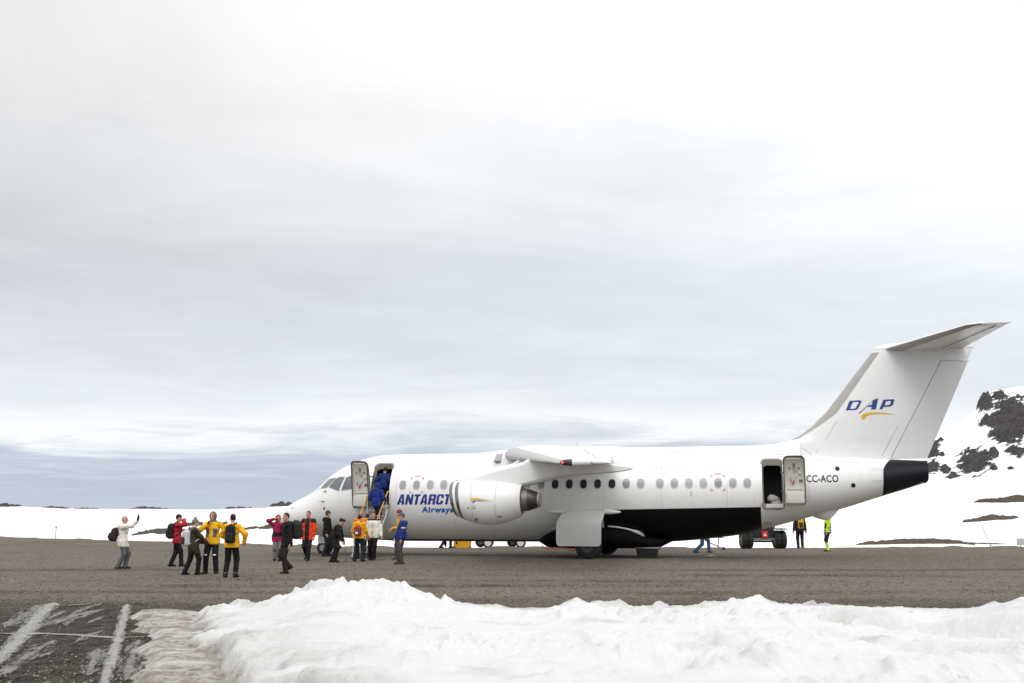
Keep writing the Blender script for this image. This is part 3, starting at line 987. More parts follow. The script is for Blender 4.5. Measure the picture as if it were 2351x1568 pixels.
def build_fuselage():
    xs = np.concatenate([[0, .008, .02, .04, .07], np.linspace(.1, 2.0, 24), np.linspace(2.1, 6, 40), np.linspace(6.3, 16.2, 34), np.linspace(16.5, 26.9, 42)])
    n = 72
    th = np.arange(n) * 2 * math.pi / n
    zt, zb, w = fsec(xs)
    zc, h = (zt + zb) / 2, (zt - zb) / 2
    X = np.repeat(xs[:, None], n, 1)
    Y = w[:, None] * np.sin(th)[None]
    Z = zc[:, None] + h[:, None] * np.cos(th)[None]
    V = np.stack([X, Y, Z], -1).reshape(-1, 3).tolist()
    F = []
    for i in range(len(xs) - 1):
        for k in range(n):
            F.append((i * n + k, (i + 1) * n + k, (i + 1) * n + (k + 1) % n, i * n + (k + 1) % n))
    F.append(tuple(range(n)))
    F.append(tuple(range((len(xs) - 1) * n, len(xs) * n))[::-1])
    fo = mk('fuselage', V, F, [M_PAINT, M_CABIN], air)
    # cut the two open doorways
    cuts = []
    for (x0, x1, z0, z1, dep) in DOORS:
        out = rrect(x0, x1, z0, z1, .17, 6)
        m = len(out)
        v = [(p[0], -2.4, p[1]) for p in out] + [(p[0], -2.4 + dep, p[1]) for p in out]
        f = [tuple(range(m)), tuple(range(m, 2 * m))[::-1]] + [(i, i + m, (i + 1) % m + m, (i + 1) % m) for i in range(m)]
        c = mk('cut', v, f, M_CABIN, air, False)
        bm = bmesh.new()
        bm.from_mesh(c.data)
        bmesh.ops.recalc_face_normals(bm, faces=bm.faces)
        bm.to_mesh(c.data)
        bm.free()
        md = fo.modifiers.new('cut', 'BOOLEAN')
        md.operation = 'DIFFERENCE'
        md.solver = 'EXACT'
        md.object = c
        cuts.append(c)
    bm = bmesh.new()
    bm.from_mesh(fo.data)
    bmesh.ops.recalc_face_normals(bm, faces=bm.faces)
    bm.to_mesh(fo.data)
    bm.free()
    dg = bpy.context.evaluated_depsgraph_get()
    me = bpy.data.meshes.new_from_object(fo.evaluated_get(dg), depsgraph=dg)
    fo.modifiers.clear()
    old = fo.data
    fo.data = me
    bpy.data.meshes.remove(old)
    for c in cuts:
        m_ = c.data
        bpy.data.objects.remove(c)
        bpy.data.meshes.remove(m_)
    # material by depth, and true surface normals on the outer skin
    me.materials.clear()
    me.materials.append(M_PAINT)
    me.materials.append(M_CABIN)
    nl = []
    for p in me.polygons:
        c = p.center
        zt, zb, w = [float(q) for q in fsec(c.x)]
        zc, h = (zt + zb) / 2, (zt - zb) / 2
        rr = math.hypot(c.y / max(w, 1e-4), (c.z - zc) / max(h, 1e-4))
        nn = Vector((0, c.y / max(w, 1e-4) ** 2, (c.z - zc) / max(h, 1e-4) ** 2))
        outer = rr > 0.93 and nn.length > 0 and nn.normalized().dot(p.normal) > .2
        indoor = (not outer) and any(d[0] - .1 < c.x < d[1] + .1 for d in DOORS) and c.y < .9
        p.material_index = 1 if indoor else 0
        p.use_smooth = not indoor
        p['o'] if False else None
        nl.append(outer)
    normals = [None] * len(me.loops)
    e = 0.02
    for p in me.polygons:
        for li in p.loop_indices:
            v = me.vertices[me.loops[li].vertex_index].co
            if nl[p.index] and v.x > .06 and v.x < 26.85:
                def fv(x, y, z):
                    zt, zb, w = [float(q) for q in fsec(x)]
                    return math.hypot(y / w, (z - (zt + zb) / 2) / ((zt - zb) / 2))
                g = Vector(((fv(v.x + e, v.y, v.z) - fv(v.x - e, v.y, v.z)) / (2 * e), (fv(v.x, v.y + e, v.z) - fv(v.x, v.y - e, v.z)) / (2 * e), (fv(v.x, v.y, v.z + e) - fv(v.x, v.y, v.z - e)) / (2 * e)))
                normals[li] = g.normalized()
            else:
                normals[li] = Vector((0, 0, 0)) if p.use_smooth else p.normal.copy()
    me.normals_split_custom_set(normals)
    return fo


def rrect(x0, x1, z0, z1, r, k=5):
    pts = []
    for (cx, cz, a0) in ((x1 - r, z1 - r, 0), (x0 + r, z1 - r, 90), (x0 + r, z0 + r, 180), (x1 - r, z0 + r, 270)):
        for i in range(k + 1):
            a = R(a0 + 90 * i / k)
            pts.append((cx + r * math.cos(a), cz + r * math.sin(a)))
    return pts


DOORS = [(5.05, 5.86, 1.91, 3.76, 2.1), (20.82, 21.60, 1.92, 3.77, 2.1)]
fus = build_fuselage()


def rows_panel(x0, x1, z0, z1, r, fn, nx=6, nz=10):
    """rounded panel as rows; fn(x, z) -> 3-D. returns verts, faces, rim loop"""
    zs = sorted(set([z0 + r * (1 - math.cos(R(a))) for a in (0, 20, 40, 60, 90)] + [z1 - r * (1 - math.cos(R(a))) for a in (0, 20, 40, 60, 90)] + list(np.linspace(z0 + r, z1 - r, nz))))
    V, F = [], []
    for z in zs:
        dz = max(z0 + r - z, z - (z1 - r), 0)
        ins = r - math.sqrt(max(r * r - dz * dz, 0))
        for x in np.linspace(x0 + ins, x1 - ins, nx):
            V.append(tuple(float(q) for q in np.ravel(fn(x, z))))
    m = len(zs)
    for i in range(m - 1):
        for k in range(nx - 1):
            a = i * nx + k
            F.append((a, a + 1, a + nx + 1, a + nx))
    rim = [k for k in range(nx)] + [i * nx + nx - 1 for i in range(1, m)] + [(m - 1) * nx + k for k in range(nx - 2, -1, -1)] + [i * nx for i in range(m - 2, 0, -1)]
    return V, F, rim


def solid_panel(name, x0, x1, z0, z1, r, fn_out, fn_in, mats, parent, nx=6, nz=8):
    """closed slab between two surfaces; material 0 outside, 1 inside, 2 rim"""
    V1, F1, rim = rows_panel(x0, x1, z0, z1, r, fn_out, nx, nz)
    V2, F2, _ = rows_panel(x0, x1, z0, z1, r, fn_in, nx, nz)
    n = len(V1)
    F = list(F1) + [tuple(i + n for i in f[::-1]) for f in F2]
    L = len(rim)
    F += [(rim[i], rim[i] + n, rim[(i + 1) % L] + n, rim[(i + 1) % L]) for i in range(L)]
    ms = mats if isinstance(mats, list) else [mats]
    mi = [0] * len(F1) + [min(1, len(ms) - 1)] * len(F2) + [min(2, len(ms) - 1)] * L
    return mk(name, V1 + V2, F, ms, parent, True, mi, 35)


def ring_on_skin(name, pts_in, pts_out, mtl, parent, off0, off1):
    """frame ring: inner and outer outlines in (x, z), proud of the skin"""
    n = len(pts_in)
    V = []
    for pts, off in ((pts_in, off0), (pts_in, off1), (pts_out, off1), (pts_out, off0)):
        for p in pts:
            V.append(tuple(skin(p[0], p[1], off)))
    F = []
    for j in range(3):
        for i in range(n):
            k = (i + 1) % n
            F.append((j * n + i, j * n + k, (j + 1) * n + k, (j + 1) * n + i))
    return mk(name, V, F, mtl, parent, True, None, 40)


# cabin windows
GLZ = [M_GLASSW, mat('cabin_window_mid', (.25, .27, .295), .12, 0, .1, 2), mat('cabin_window_pale', (.38, .385, .40), .25, 0, .06, 2), M_GLASSW]
WINX = [6.43, 7.02, 7.61, 8.19, 8.78, 9.37, 9.96, 10.54, 11.10, 11.65, 12.24, 12.81, 13.38, 13.95, 14.51, 15.08, 15.64, 16.21, 16.95, 17.51, 18.07, 18.62, 19.18, 19.73, 20.27]
for i, wx in enumerate(WINX):
    for side in (-1, 1):
        dark = 11 <= i <= 15
        fn = lambda off: (lambda x, z: skin(x, z, off, side))
        wn = solid_panel('window', wx - .135, wx + .135, 2.69, 3.05, .12, fn(.004), fn(-.02), M_GLASSD if dark else GLZ[(i * 7 + i // 3) % 4], fus, 5, 5)
        if side < 0:
            fr = ring_on_skin('window_frame', rrect(wx - .13, wx + .13, 2.695, 3.045, .115, 4), rrect(wx - .155, wx + .155, 2.67, 3.07, .135, 4), M_GREYP, wn, -.01, .009)

# cockpit glazing
for side in (-1, 1):
    for pane in ([(2.547, 2.771), (2.85, 3.157), (3.234, 3.20), (2.903, 2.793)],
                 [(3.007, 2.819), (3.237, 3.146), (3.438, 3.232), (3.715, 3.241), (3.553, 2.655)],
                 [(3.681, 2.672), (3.797, 3.202), (3.95, 3.262), (4.265, 3.26), (4.359, 2.804), (4.14, 2.723)]):
        P0 = np.array(pane)
        c = P0.mean(0)
        V, F, mi = [], [], []
        m = len(P0)
        ringsz = [(1.06, .002, 1), (1.06, .012, 1), (1.0, .014, 1), (1.0, .006, 0), (.55, .006, 0)]
        # subdivide the outline
        out = np.concatenate([P0[i] + (P0[(i + 1) % m] - P0[i]) * np.linspace(0, 1, 6)[:-1, None] for i in range(m)])
        L = len(out)
        for (s, off, k) in ringsz:
            V += [tuple(skin(q[0], q[1], off, side)) for q in c + (out - c) * s]
        V.append(tuple(skin(c[0], c[1], .006, side)))
        for j in range(len(ringsz) - 1):
            for i in range(L):
                F.append((j * L + i, j * L + (i + 1) % L, (j + 1) * L + (i + 1) % L, (j + 1) * L + i))
                mi.append(1 if j < 3 else 0)
        for i in range(L):
            F.append((4 * L + i, 4 * L + (i + 1) % L, 5 * L))
            mi.append(0)
        mk('cockpit_window', V, F, [M_GLASSC, mat('window_surround', (.5, .5, .49), .5)], fus, True, mi, 40)


# ---- doors
def make_door(x0, x1, z0, z1, hinge_y, tilt, hull_x, fore):
    """opened plug door: outer skin now faces the fuselage, lining faces out"""
    def surf(off):
        def fn(x, z):
            zt, zb, w = fsec(hull_x)
            zc, h = (zt + zb) / 2, (zt - zb) / 2
            zz = z - 0.06
            y = float(w * math.sqrt(max(1 - ((zz - zc) / h) ** 2, .02)))
            lean = (float(w) - y)
            return (x, -(hinge_y + lean * 0.62 + off + tilt * (x - x0)), z)
        return fn
    d = solid_panel('door', x0, x1, z0, z1, .16, surf(0), surf(.11), [M_WHITE, M_LINER, M_SEAL], air, 6, 12)
    rr = rrect(x0 - .012, x1 + .012, z0 - .012, z1 + .012, .17, 5)
    ri = rrect(x0 + .035, x1 - .035, z0 + .035, z1 - .035, .14, 5)
    n = len(rr)
    V = [surf(.085)(*p) for p in rr] + [surf(.122)(*p) for p in rr] + [surf(.122)(*p) for p in ri] + [surf(.10)(*p) for p in ri]
    F = [(j * n + i, j * n + (i + 1) % n, (j + 1) * n + (i + 1) % n, (j + 1) * n + i) for j in range(3) for i in range(n)]
    mk('door_seal', V, F, M_SEAL, d, True, None, 40)
    W = x1 - x0
    zq = lambda t: z0 + (z1 - z0) * t
    # slide bustle at the foot
    b = MB()
    y0 = surf(.11)((x0 + x1) / 2, zq(.15))[1]
    b.box(((x0 + x1) / 2 - .01 * fore, y0 - .06, zq(.155)), (W * .80, .16, (z1 - z0) * .22), 0, None, .03)
    b.build('slide_pack', M_LINER, d)
    b = MB()
    b.box(((x0 + x1) / 2, surf(.118)((x0 + x1) / 2, zq(.315))[1], zq(.315)), (W * .72, .012, .018))
    b.build('lining_seam', M_SEAL, d)
    def plate(nm, u, t, w, h, mtl, th=.02):
        x = x0 + W * u
        y = surf(.112 + th / 2)(x, zq(t))[1]
        MB().box((x, y, zq(t)), (w, th, h), 0, None, min(.006, th / 3)).build(nm, mtl, d)
    plate('placard', .50, .84, .10, .12, mat('grey_placard', (.14, .135, .13), .6))
    plate('placard', .29, .76, .05, .05, M_REG)
    plate('placard', .72, .76, .05, .05, M_REG)
    plate('placard', .50, .775, .09, .02, M_REG)
    plate('placard', .52, .735, .17, .022, M_SEAM)
    plate('placard', .56, .69, .13, .018, M_SEAM)
    plate('latch_box', .78, .66, .10, .08, M_LINER, .04)
    plate('view_port', .80, .50, .13, .10, mat('brown_label', (.15, .12, .085), .6))
    plate('latch_box', .88, .235, .03, .05, M_REG)
    x, zc_ = x0 + W * .52, zq(.55)
    y = surf(.15)(x, zc_)[1]
    MB().tube([(x + .06, y, zc_ + .12), (x, y - .02, zc_), (x - .03, y, zc_ - .08)], .02, 8).build('door_handle', M_GREYP, d)
    y2 = surf(.16)(x, zc_ - .12)[1]
    MB().tube([(x - .03, y2, zc_ - .08), (x - .06, y2, zc_ - .19), (x - .11, y2 + .01, zc_ - .215)], .024, 8).build('handle_grip', mat('red_grip', (.45, .02, .02), .5), d)
    MB().tube([(x - .16, y2, zc_ + .04), (x - .17, y2, zc_ - .04), (x - .12, y2, zc_ - .13)], .012, 6).build('release_cable', M_SEAL, d)
    # top bright strip
    plate('light_strip', .47, .945, W * .62, .022, M_WHITE)
    # hinge arms reaching back to the doorway edge
    for t in (.3, .68):
        hx = x1 if fore > 0 else x0
        yy = surf(.02)(hx, zq(t))[1]
        MB().tube([(hx - .12 * fore, yy, zq(t)), (hx + .05 * fore, yy + .06, zq(t)), (hx + .10 * fore, -1.55 if fore > 0 else -1.35, zq(t))], .03, 8).build('hinge_arm', M_STRUT, d)
    return d


make_door(4.385, 5.10, 1.93, 3.83, 1.93, 0.0, 5.0, 1)
make_door(21.62, 22.40, 2.02, 3.84, 1.76, 0.0, 21.6, -1)
for (x0, x1, z0, z1, dep) in DOORS:
    ring_on_skin('door_frame', rrect(x0 + .002, x1 - .002, z0 + .002, z1 - .002, .168, 6), rrect(x0 - .055, x1 + .055, z0 - .055, z1 + .055, .21, 6), M_FRAME, fus, -.03, .016)
    # jamb lining inside the opening
    o_ = rrect(x0 + .001, x1 - .001, z0 + .001, z1 - .001, .169, 6)
    i_ = rrect(x0 + .055, x1 - .055, z0 + .04, z1 - .055, .14, 6)
    n = len(o_)
    V = [tuple(skin(p[0], p[1], -.005)) for p in o_] + [tuple(skin(p[0], p[1], -.20)) for p in i_]
    F = [(i, (i + 1) % n, n + (i + 1) % n, n + i) for i in range(n)]
    mk('door_jamb', V, F, M_FRAME, fus, True, None, 40)
    sl = MB()
    yb = float(skin((x0 + x1) / 2, z0 + .05, 0)[1])
    sl.box(((x0 + x1) / 2 + .05, yb + .12, z0 + .085), (x1 - x0 - .14, .26, .16), 0, None, .02)
    sl.build('door_sill', M_GREYP, fus)

# ---- wing and root fairing
def airfoil(n=14, t=0.13):
    xs = (1 - np.cos(np.linspace(0, math.pi, n))) / 2
    yt = 5 * t * (.2969 * np.sqrt(xs) - .126 * xs - .3516 * xs ** 2 + .2843 * xs ** 3 - .1015 * xs ** 4)
    cam_ = 0.018 * (1 - (2 * xs - .8) ** 2)
    up = np.stack([xs, cam_ + yt], 1)
    lo = np.stack([xs, cam_ - yt], 1)[::-1]
    return np.concatenate([up, lo[1:-1]])


def lift_surface(name, stations, mats, parent, mfun=None, twist=None):
    """stations: (y, x_le, z_le, chord, thickness). lofted along the span"""
    V, F, mi = [], [], []
    m = None
    for (y, xl, zl, c, t) in stations:
        a = airfoil(14, t)
        m = len(a)
        for p in a:
            V.append((xl + p[0] * c, y, zl + p[1] * c))
    for i in range(len(stations) - 1):
        for k in range(m):
            F.append((i * m + k, i * m + (k + 1) % m, (i + 1) * m + (k + 1) % m, (i + 1) * m + k))
            mi.append(mfun(k, m) if mfun else 0)
    F.append(tuple(range(m))[::-1])
    F.append(tuple(range((len(stations) - 1) * m, len(stations) * m)))
    mi += [0, 0]
    return mk(name, V, F, mats, parent, True, mi, 50)


def span(y):
    t = (abs(y) - 1.4) / (12.95 - 1.4)
    return (10.70 + t * (15.17 - 10.70), 4.02 + t * (3.15 - 4.02), 4.35 + t * (1.50 - 4.35), .145 + t * (.115 - .145))


LEM = lambda k, m: 1 if (k < 3 or k > m - 4) else 0
for s in (-1, 1):
    ys = [0.4, 1.4, 3, 5, 7, 9, 11, 12.5, 12.95]
    stn = [(s * y, *span(y)) for y in ys]
    wg = lift_surface('wing', stn, [M_WHITE, mat('wing_leading_edge', (.50, .49, .475), .4, .3, .08, 3)], air, LEM)
    # rounded tip and wing-tip lamp
    xl, zl, c, t = span(12.95)
    tip = MB()
    tip.lathe([(-.02, .005), (.02, .05), (.12, .085), (.30, .10), (.36, .10)], 'x', (xl + .02, s * 12.97, zl + .03), 16)
    lampm = mat('tip_lamp_housing', (.05, .04, .04), .3)
    tip.build('tip_lamp', lampm, wg)
    lens = bpy.data.materials.get('red_tip_lens')
    if lens is None:
        lens = bpy.data.materials.new('red_tip_lens')
        lens.use_nodes = True
        lb = lens.node_tree.nodes['Principled BSDF']
        lb.inputs['Base Color'].default_value = (.5, .03, .03, 1)
        lb.inputs['Emission Color'].default_value = (1, .08, .06, 1)
        lb.inputs['Emission Strength'].default_value = 1.6
    MB().lathe([(-.045, .004), (-.03, .03), (.0, .04), (.03, .03), (.045, .004)], 'x', (xl + .10, s * 13.055, zl + .03), 12).build('tip_lens', lens, wg)
    MB().lathe([(0, .10), (.1, .105), (.5, .085), (.55, .02)], 'x', (xl + .39, s * 12.97, zl + .03), 16).build('tip_cap', M_WHITE, wg)
    MB().tube([(xl + .95, s * 12.98, zl + .02), (xl + 1.25, s * 12.99, zl + .01), (xl + 1.5, s * 12.98, zl)], [.05, .055, .01], 10).build('tip_trailing_fairing', M_GREYP, wg)
    # flap, aileron and spoiler edges
    for (y0, y1, f) in ((2.2, 8.8, .72), (9.1, 12.6, .75)):
        sm = MB()
        pts = []
        for y in np.linspace(y0, y1, 12):
            a, b_, c_, t_ = span(y)
            pts.append((a + c_ * f, s * y, b_ + c_ * .072))
        sm.tube(pts, .012, 5)
        sm.build('wing_seam', M_SEAM, wg)

hump = []
hx = np.linspace(8.3, 17.2, 46)
hz = np.interp(hx, [8.3, 8.75, 9.24, 9.88, 10.48, 11.0, 11.7, 13.2, 15.5, 16.6, 17.2], [4.10, 4.21, 4.245, 4.31, 4.375, 4.425, 4.41, 4.385, 4.36, 4.30, 4.12])
hw = np.interp(hx, [8.3, 9.2, 10.2, 11.2, 14.5, 16.2, 17.2], [.3, .95, 1.35, 1.5, 1.5, 1.25, .5])
V, F = [], []
nn = 21
for x, z, w_ in zip(hx, hz, hw):
    for k in range(nn):
        a = math.pi * (k / (nn - 1) - .5)
        q = math.sin(a)
        yy = w_ * q
        zt, zb, w0 = [float(v_) for v_ in fsec(x)]
        zs = (zt + zb) / 2 + (zt - zb) / 2 * math.sqrt(max(0, 1 - (yy / w0) ** 2))
        zz = zs - .03 + (z - zt + .03) * math.cos(a) ** .8 if abs(q) < .999 else zs - .06
        V.append((x, yy, zz))
F = gridfaces(len(hx), nn).tolist()
mk('wing_fairing', V, F, M_WHITE, air)
# wing-root fillet bulging over the cabin side below the wing
for s in (-1, 1):
    V = []
    fx_ = np.linspace(9.7, 17.4, 40)
    for x in fx_:
        g = math.sin(math.pi * min(max((x - 9.7) / 7.7, 0), 1)) ** .55
        zlo = 3.95 - .78 * g
        for k in range(11):
            z = zlo + (4.12 - zlo) * k / 10
            bul = 0.34 * g * math.sin(math.pi * (k / 10) ** 1.6 * .62) if k else -.015
            p = skin(x, z, bul if k else -.02, s)
            V.append(tuple(p))
    mk('root_fillet', V, gridfaces(40, 11), M_WHITE, air)
MB().add([tuple(skin(x, z, .20)) for x, z in ((10.20, 3.70), (10.46, 3.70), (10.48, 3.98), (10.24, 3.97))] + [tuple(skin(x, z, .13)) for x, z in ((10.20, 3.70), (10.46, 3.70), (10.48, 3.98), (10.24, 3.97))],
         [(0, 1, 2, 3), (0, 4, 5, 1), (1, 5, 6, 2), (2, 6, 7, 3), (3, 7, 4, 0)]).build('inspection_lamp_window', M_GLASSW, air, False)

# ---- engines
def nacelle(xe, ye, ze, outer):
    e = empty('engine', (0, 0, 0))
    xp = xe
    xe = xe + .17
    K = .92
    e.parent = air
    # cowl: (x from the lip, top z, bottom z) about the thrust line
    cp = [(.00, .50, -.50), (-.03, .56, -.56), (.0, .615, -.64), (.06, .645, -.68), (.14, .66, -.70)]
    lip = [(.10, .44, -.44)] + cp
    body = [(.14, .66, -.70), (.30, .672, -.745), (.55, .68, -.80), (.85, .68, -.845), (1.1, .675, -.865), (1.4, .66, -.845), (1.8, .63, -.78), (2.15, .59, -.67), (2.42, .55, -.545), (2.45, .535, -.53), (2.40, .49, -.49)]
    def loft(prof, nme, mtl, par, n=36, slant=.16):
        V = []
        for (x, t, b) in prof:
            c0, h = (t + b) / 2, (t - b) / 2
            sl = slant * max(0, 1 - x / 1.2)
            for k in range(n):
                a = 2 * math.pi * k / n
                zz = c0 + h * math.cos(a)
                wd = (h if x < .3 else .68 * h + .32 * min(h, .70)) * (1 if x < .2 else .97)
                V.append((xe + x * K - sl * zz, ye + wd * math.sin(a), ze + zz))
        F = [(i * n + k, i * n + (k + 1) % n, (i + 1) * n + (k + 1) % n, (i + 1) * n + k) for i in range(len(prof) - 1) for k in range(n)]
        return mk(nme, V, F, mtl, par, True, None, 50)
    lipo = loft(lip, 'intake_lip', M_METAL, e)
    cowl = loft(body, 'cowl', M_WHITE, e)
    fan = MB().lathe([(xe + 0.386, .02), (xe + 0.460, .12), (xe + 0.570, .2), (xe + 0.570, .52), (xe + 0.607, .52)], 'x', (0, ye, ze), 24)
    fan.build('fan', mat('fan_dark', (.03, .03, .032), .5, .5), e)
    # duct wall so the intake is hollow
    MB().add(*hollow(xe + 0.074, xe + 0.607, ye, ze, .46, .53)).build('intake_duct', M_GREYP, e)
    # core exhaust
    MB().lathe([(xe + 2.116, .475), (xe + 2.236, .47), (xe + 2.263, .40), (xe + 2.300, .40), (xe + 2.447, .375)], 'x', (0, ye, ze), 30).build('fan_nozzle', mat('nozzle_grey', (.20, .185, .17), .5, .6, .2, 6), e)
    MB().lathe([(xe + 2.429, .372), (xe + 2.484, .37), (xe + 2.760, .27), (xe + 2.870, .235), (xe + 2.880, .20), (xe + 2.760, .20)], 'x', (0, ye, ze), 30).build('exhaust_cone', M_BURNT, e)
    MB().lathe([(xe + 2.742, .245), (xe + 2.815, .262), (xe + 2.880, .24)], 'x', (0, ye, ze), 30).build('exhaust_rim', M_FRAME, e)
    # pylon
    prof = [(.22, .63), (.62, .79), (1.0, .93), (1.45, 1.06), (1.85, 1.16), (2.15, 1.23), (2.45, 1.32), (2.75, 1.5), (3.2, 1.62), (4.2, 1.5), (5.2, 1.28), (5.9, 1.16), (6.25, 1.10), (6.27, 1.03), (5.95, .96), (5.5, .90), (4.6, .84), (3.9, .78), (3.3, .64), (2.8, .52), (2.35, .45), (1.4, .50), (.6, .50)]
    tk = lambda x: .04 + .15 * math.sin(math.pi * min(1, max(0, x + .1) / 6.45)) ** .6
    N = len(prof)
    cx, cz = 2.6, .95
    V, F = [], []
    for (sc, ty) in ((1.0, 0.0), (.97, .45), (.90, .82), (.72, 1.0)):
        for sgn in (1, -1):
            for (x, z) in prof:
                xx, zz = cx + (x - cx) * (1 - (1 - sc) * .25), cz_mid(prof, x) + (z - cz_mid(prof, x)) * sc
                V.append((xp + xx, ye + sgn * ty * tk(x), ze + zz))
    for lv in range(3):
        for sg in (0, 1):
            a0, b0 = (lv * 2 + sg) * N, ((lv + 1) * 2 + sg) * N
            for i in range(N):
                j = (i + 1) % N
                q = (a0 + i, a0 + j, b0 + j, b0 + i)
                F.append(q if sg == 0 else q[::-1])
    for sg in (0, 1):
        a0 = (3 * 2 + sg) * N
        F.append(tuple(range(a0, a0 + N)))
    py = mk('pylon', V, F, M_WHITE, e, True, None, 50)
    # cowl seams and access marks
    for xq in (.62, 1.55):
        n = 24
        pts = []
        for k in range(3, n - 2):
            a = math.pi + math.pi * k / n
            t = np.interp(xq, [p[0] for p in body], [p[1] for p in body])
            b = np.interp(xq, [p[0] for p in body], [p[2] for p in body])
            c0, h = (t + b) / 2, (t - b) / 2
            wd = (.68 * h + .32 * min(h, .70)) * .97
            sl = .16 * max(0, 1 - xq / 1.2)
            zz = c0 + h * math.cos(a)
            pts.append((xe + xq * K - sl * zz, ye + wd * math.sin(a) * 1.003, ze + zz))
        MB().tube(pts, .006, 4).build('cowl_seam', M_SEAM, cowl)
    def csurf(x, z, off=.006):
        xr, zr = (x - xe) / K, z - ze
        t = np.interp(xr, [p[0] for p in body], [p[1] for p in body])
        b = np.interp(xr, [p[0] for p in body], [p[2] for p in body])
        c0, h = (t + b) / 2, (t - b) / 2
        wd = (.68 * h + .32 * min(h, .70)) * .97
        q = min(.999, abs((zr - c0) / h))
        return (x - .16 * max(0, 1 - xr / 1.2) * zr, ye - wd * math.sqrt(1 - q * q) - off, z)
    dx, dz = xp - 10.33, ze - 2.18
    def strip(top, bot, nm, mtl, off):
        n = 16
        tt = np.linspace(0, 1, n)
        T = np.array(top)
        B = np.array(bot)
        il = lambda A: np.stack([np.interp(tt, np.linspace(0, 1, len(A)), A[:, i]) for i in (0, 1)], 1)
        T, B = il(T), il(B)
        V = [csurf(p[0] + dx, p[1] + dz, off) for p in T] + [csurf(*( (T[i] + B[i]) / 2 + (dx, dz)), off) for i in range(n)] + [csurf(p[0] + dx, p[1] + dz, off) for p in B]
        mk(nm, V, gridfaces(3, n), mtl, cowl)
    strip([(11.05, 2.19), (11.093, 2.235), (11.278, 2.247), (11.463, 2.217), (11.648, 2.172), (11.862, 2.121)], [(11.131, 2.094), (11.186, 2.167), (11.278, 2.191), (11.463, 2.17), (11.648, 2.14), (11.862, 2.119)], 'swoosh_emblem', M_YEL, .006)
    strip([(11.131, 2.109), (11.201, 2.159), (11.34, 2.164), (11.525, 2.14), (11.632, 2.125)], [(11.15, 2.05), (11.192, 2.109), (11.279, 2.138), (11.463, 2.128), (11.632, 2.123)], 'swoosh_emblem', M_NAVY, .008)
    for (x, z, w, h, m) in ((11.16, 1.51, .10, .085, M_REDM), (12.05, 1.61, .15, .05, mat('rust_marking', (.36, .16, .12), .6)), (11.17, 1.90, .13, .035, M_SEAM), (11.14, 1.97, .018, .04, M_REG), (11.20, 1.97, .018, .04, M_REG), (11.66, 2.54, .018, .04, M_SEAM), (11.72, 2.54, .018, .04, M_SEAM), (10.95, 1.90, .07, .06, M_SEAM)):
        x, z = x + dx, z + dz
        V = [csurf(x + a * w / 2, z + b * h / 2) for a, b in ((-1, -1), (1, -1), (1, 1), (-1, 1))]
        mk('stencil_mark', V, [(0, 1, 2, 3)], m, cowl, False)
    return e


def hollow(x0, x1, y, z, r0, r1, n=28):
    V = [(x, y + r * math.cos(2 * math.pi * k / n), z + r * math.sin(2 * math.pi * k / n)) for x, r in ((x0, r0), (x1, r1)) for k in range(n)]
    return V, [(k, (k + 1) % n, n + (k + 1) % n, n + k) for k in range(n)]


def cz_mid(prof, x):
    up = prof[:13]
    lo = prof[13:][::-1]
    return (np.interp(x, [p[0] for p in up], [p[1] for p in up]) + np.interp(x, [p[0] for p in lo], [p[1] for p in lo])) / 2


for (xe, ye, ze, outer) in ((10.33, -7.2, 2.18, True), (9.28, -4.4, 2.27, False), (10.33, 7.2, 2.18, True), (9.28, 4.4, 2.27, False)):
    nacelle(xe, ye, ze, outer)

# ---- tail
def fin_le(z):
    return np.interp(z, [4.40, 4.57, 4.66, 5.04, 5.165, 5.662, 6.122, 6.862, 8.009, 8.2], [21.2, 21.86, 22.2, 22.72, 22.86, 23.37, 23.74, 24.32, 25.225, 25.36])


def fin_te(z):
    return 26.98 + (z - 3.74) / (8.15 - 3.74) * (29.0 - 26.98)


def fin_hinge(z):
    return 25.70 + (z - 3.89) / (7.55 - 3.89) * (27.71 - 25.70)


def fin_t(x, z):
    """half thickness of the fin at (x, z)"""
    le, te = fin_le(z), fin_te(z)
    u = np.clip((x - le) / max(te - le, .1), 0, 1)
    tm = np.interp(z, [3.7, 4.6, 5.5, 8.2], [.24, .24, .26, .20])
    return max(.006, float(tm * (np.sqrt(u) * 1.9 - u * 1.0 - .9 * u ** 2) / .58))


def slab(name, zs, xa, xb, thick, mats, parent, nx=14, mfun=None, off=0.0):
    V, F, mi = [], [], []
    for sgn in (-1, 1):
        for z in zs:
            for k in range(nx):
                u = k / (nx - 1)
                u = u * u if k < nx / 3 and False else u
                x = xa(z) + (xb(z) - xa(z)) * u
                V.append((x, sgn * (thick(x, z) + off), z))
    n = len(zs) * nx
    for sg in (0, 1):
        for i in range(len(zs) - 1):
            for k in range(nx - 1):
                a = sg * n + i * nx + k
                q = (a, a + 1, a + nx + 1, a + nx)
                F.append(q if sg == 0 else q[::-1])
                mi.append(mfun(k) if mfun else 0)
    for i in range(len(zs) - 1):
        for k0 in (0, nx - 1):
            a = i * nx + k0
            F.append((a, a + nx, n + a + nx, n + a) if k0 == 0 else (a, n + a, n + a + nx, a + nx))
            mi.append(mfun(k0) if mfun else 0)
    for i0 in (0, len(zs) - 1):
        for k in range(nx - 1):
            a = i0 * nx + k
            F.append((a, n + a, n + a + 1, a + 1))
            mi.append(0)
    return mk(name, V, F, mats, parent, True, mi, 50)


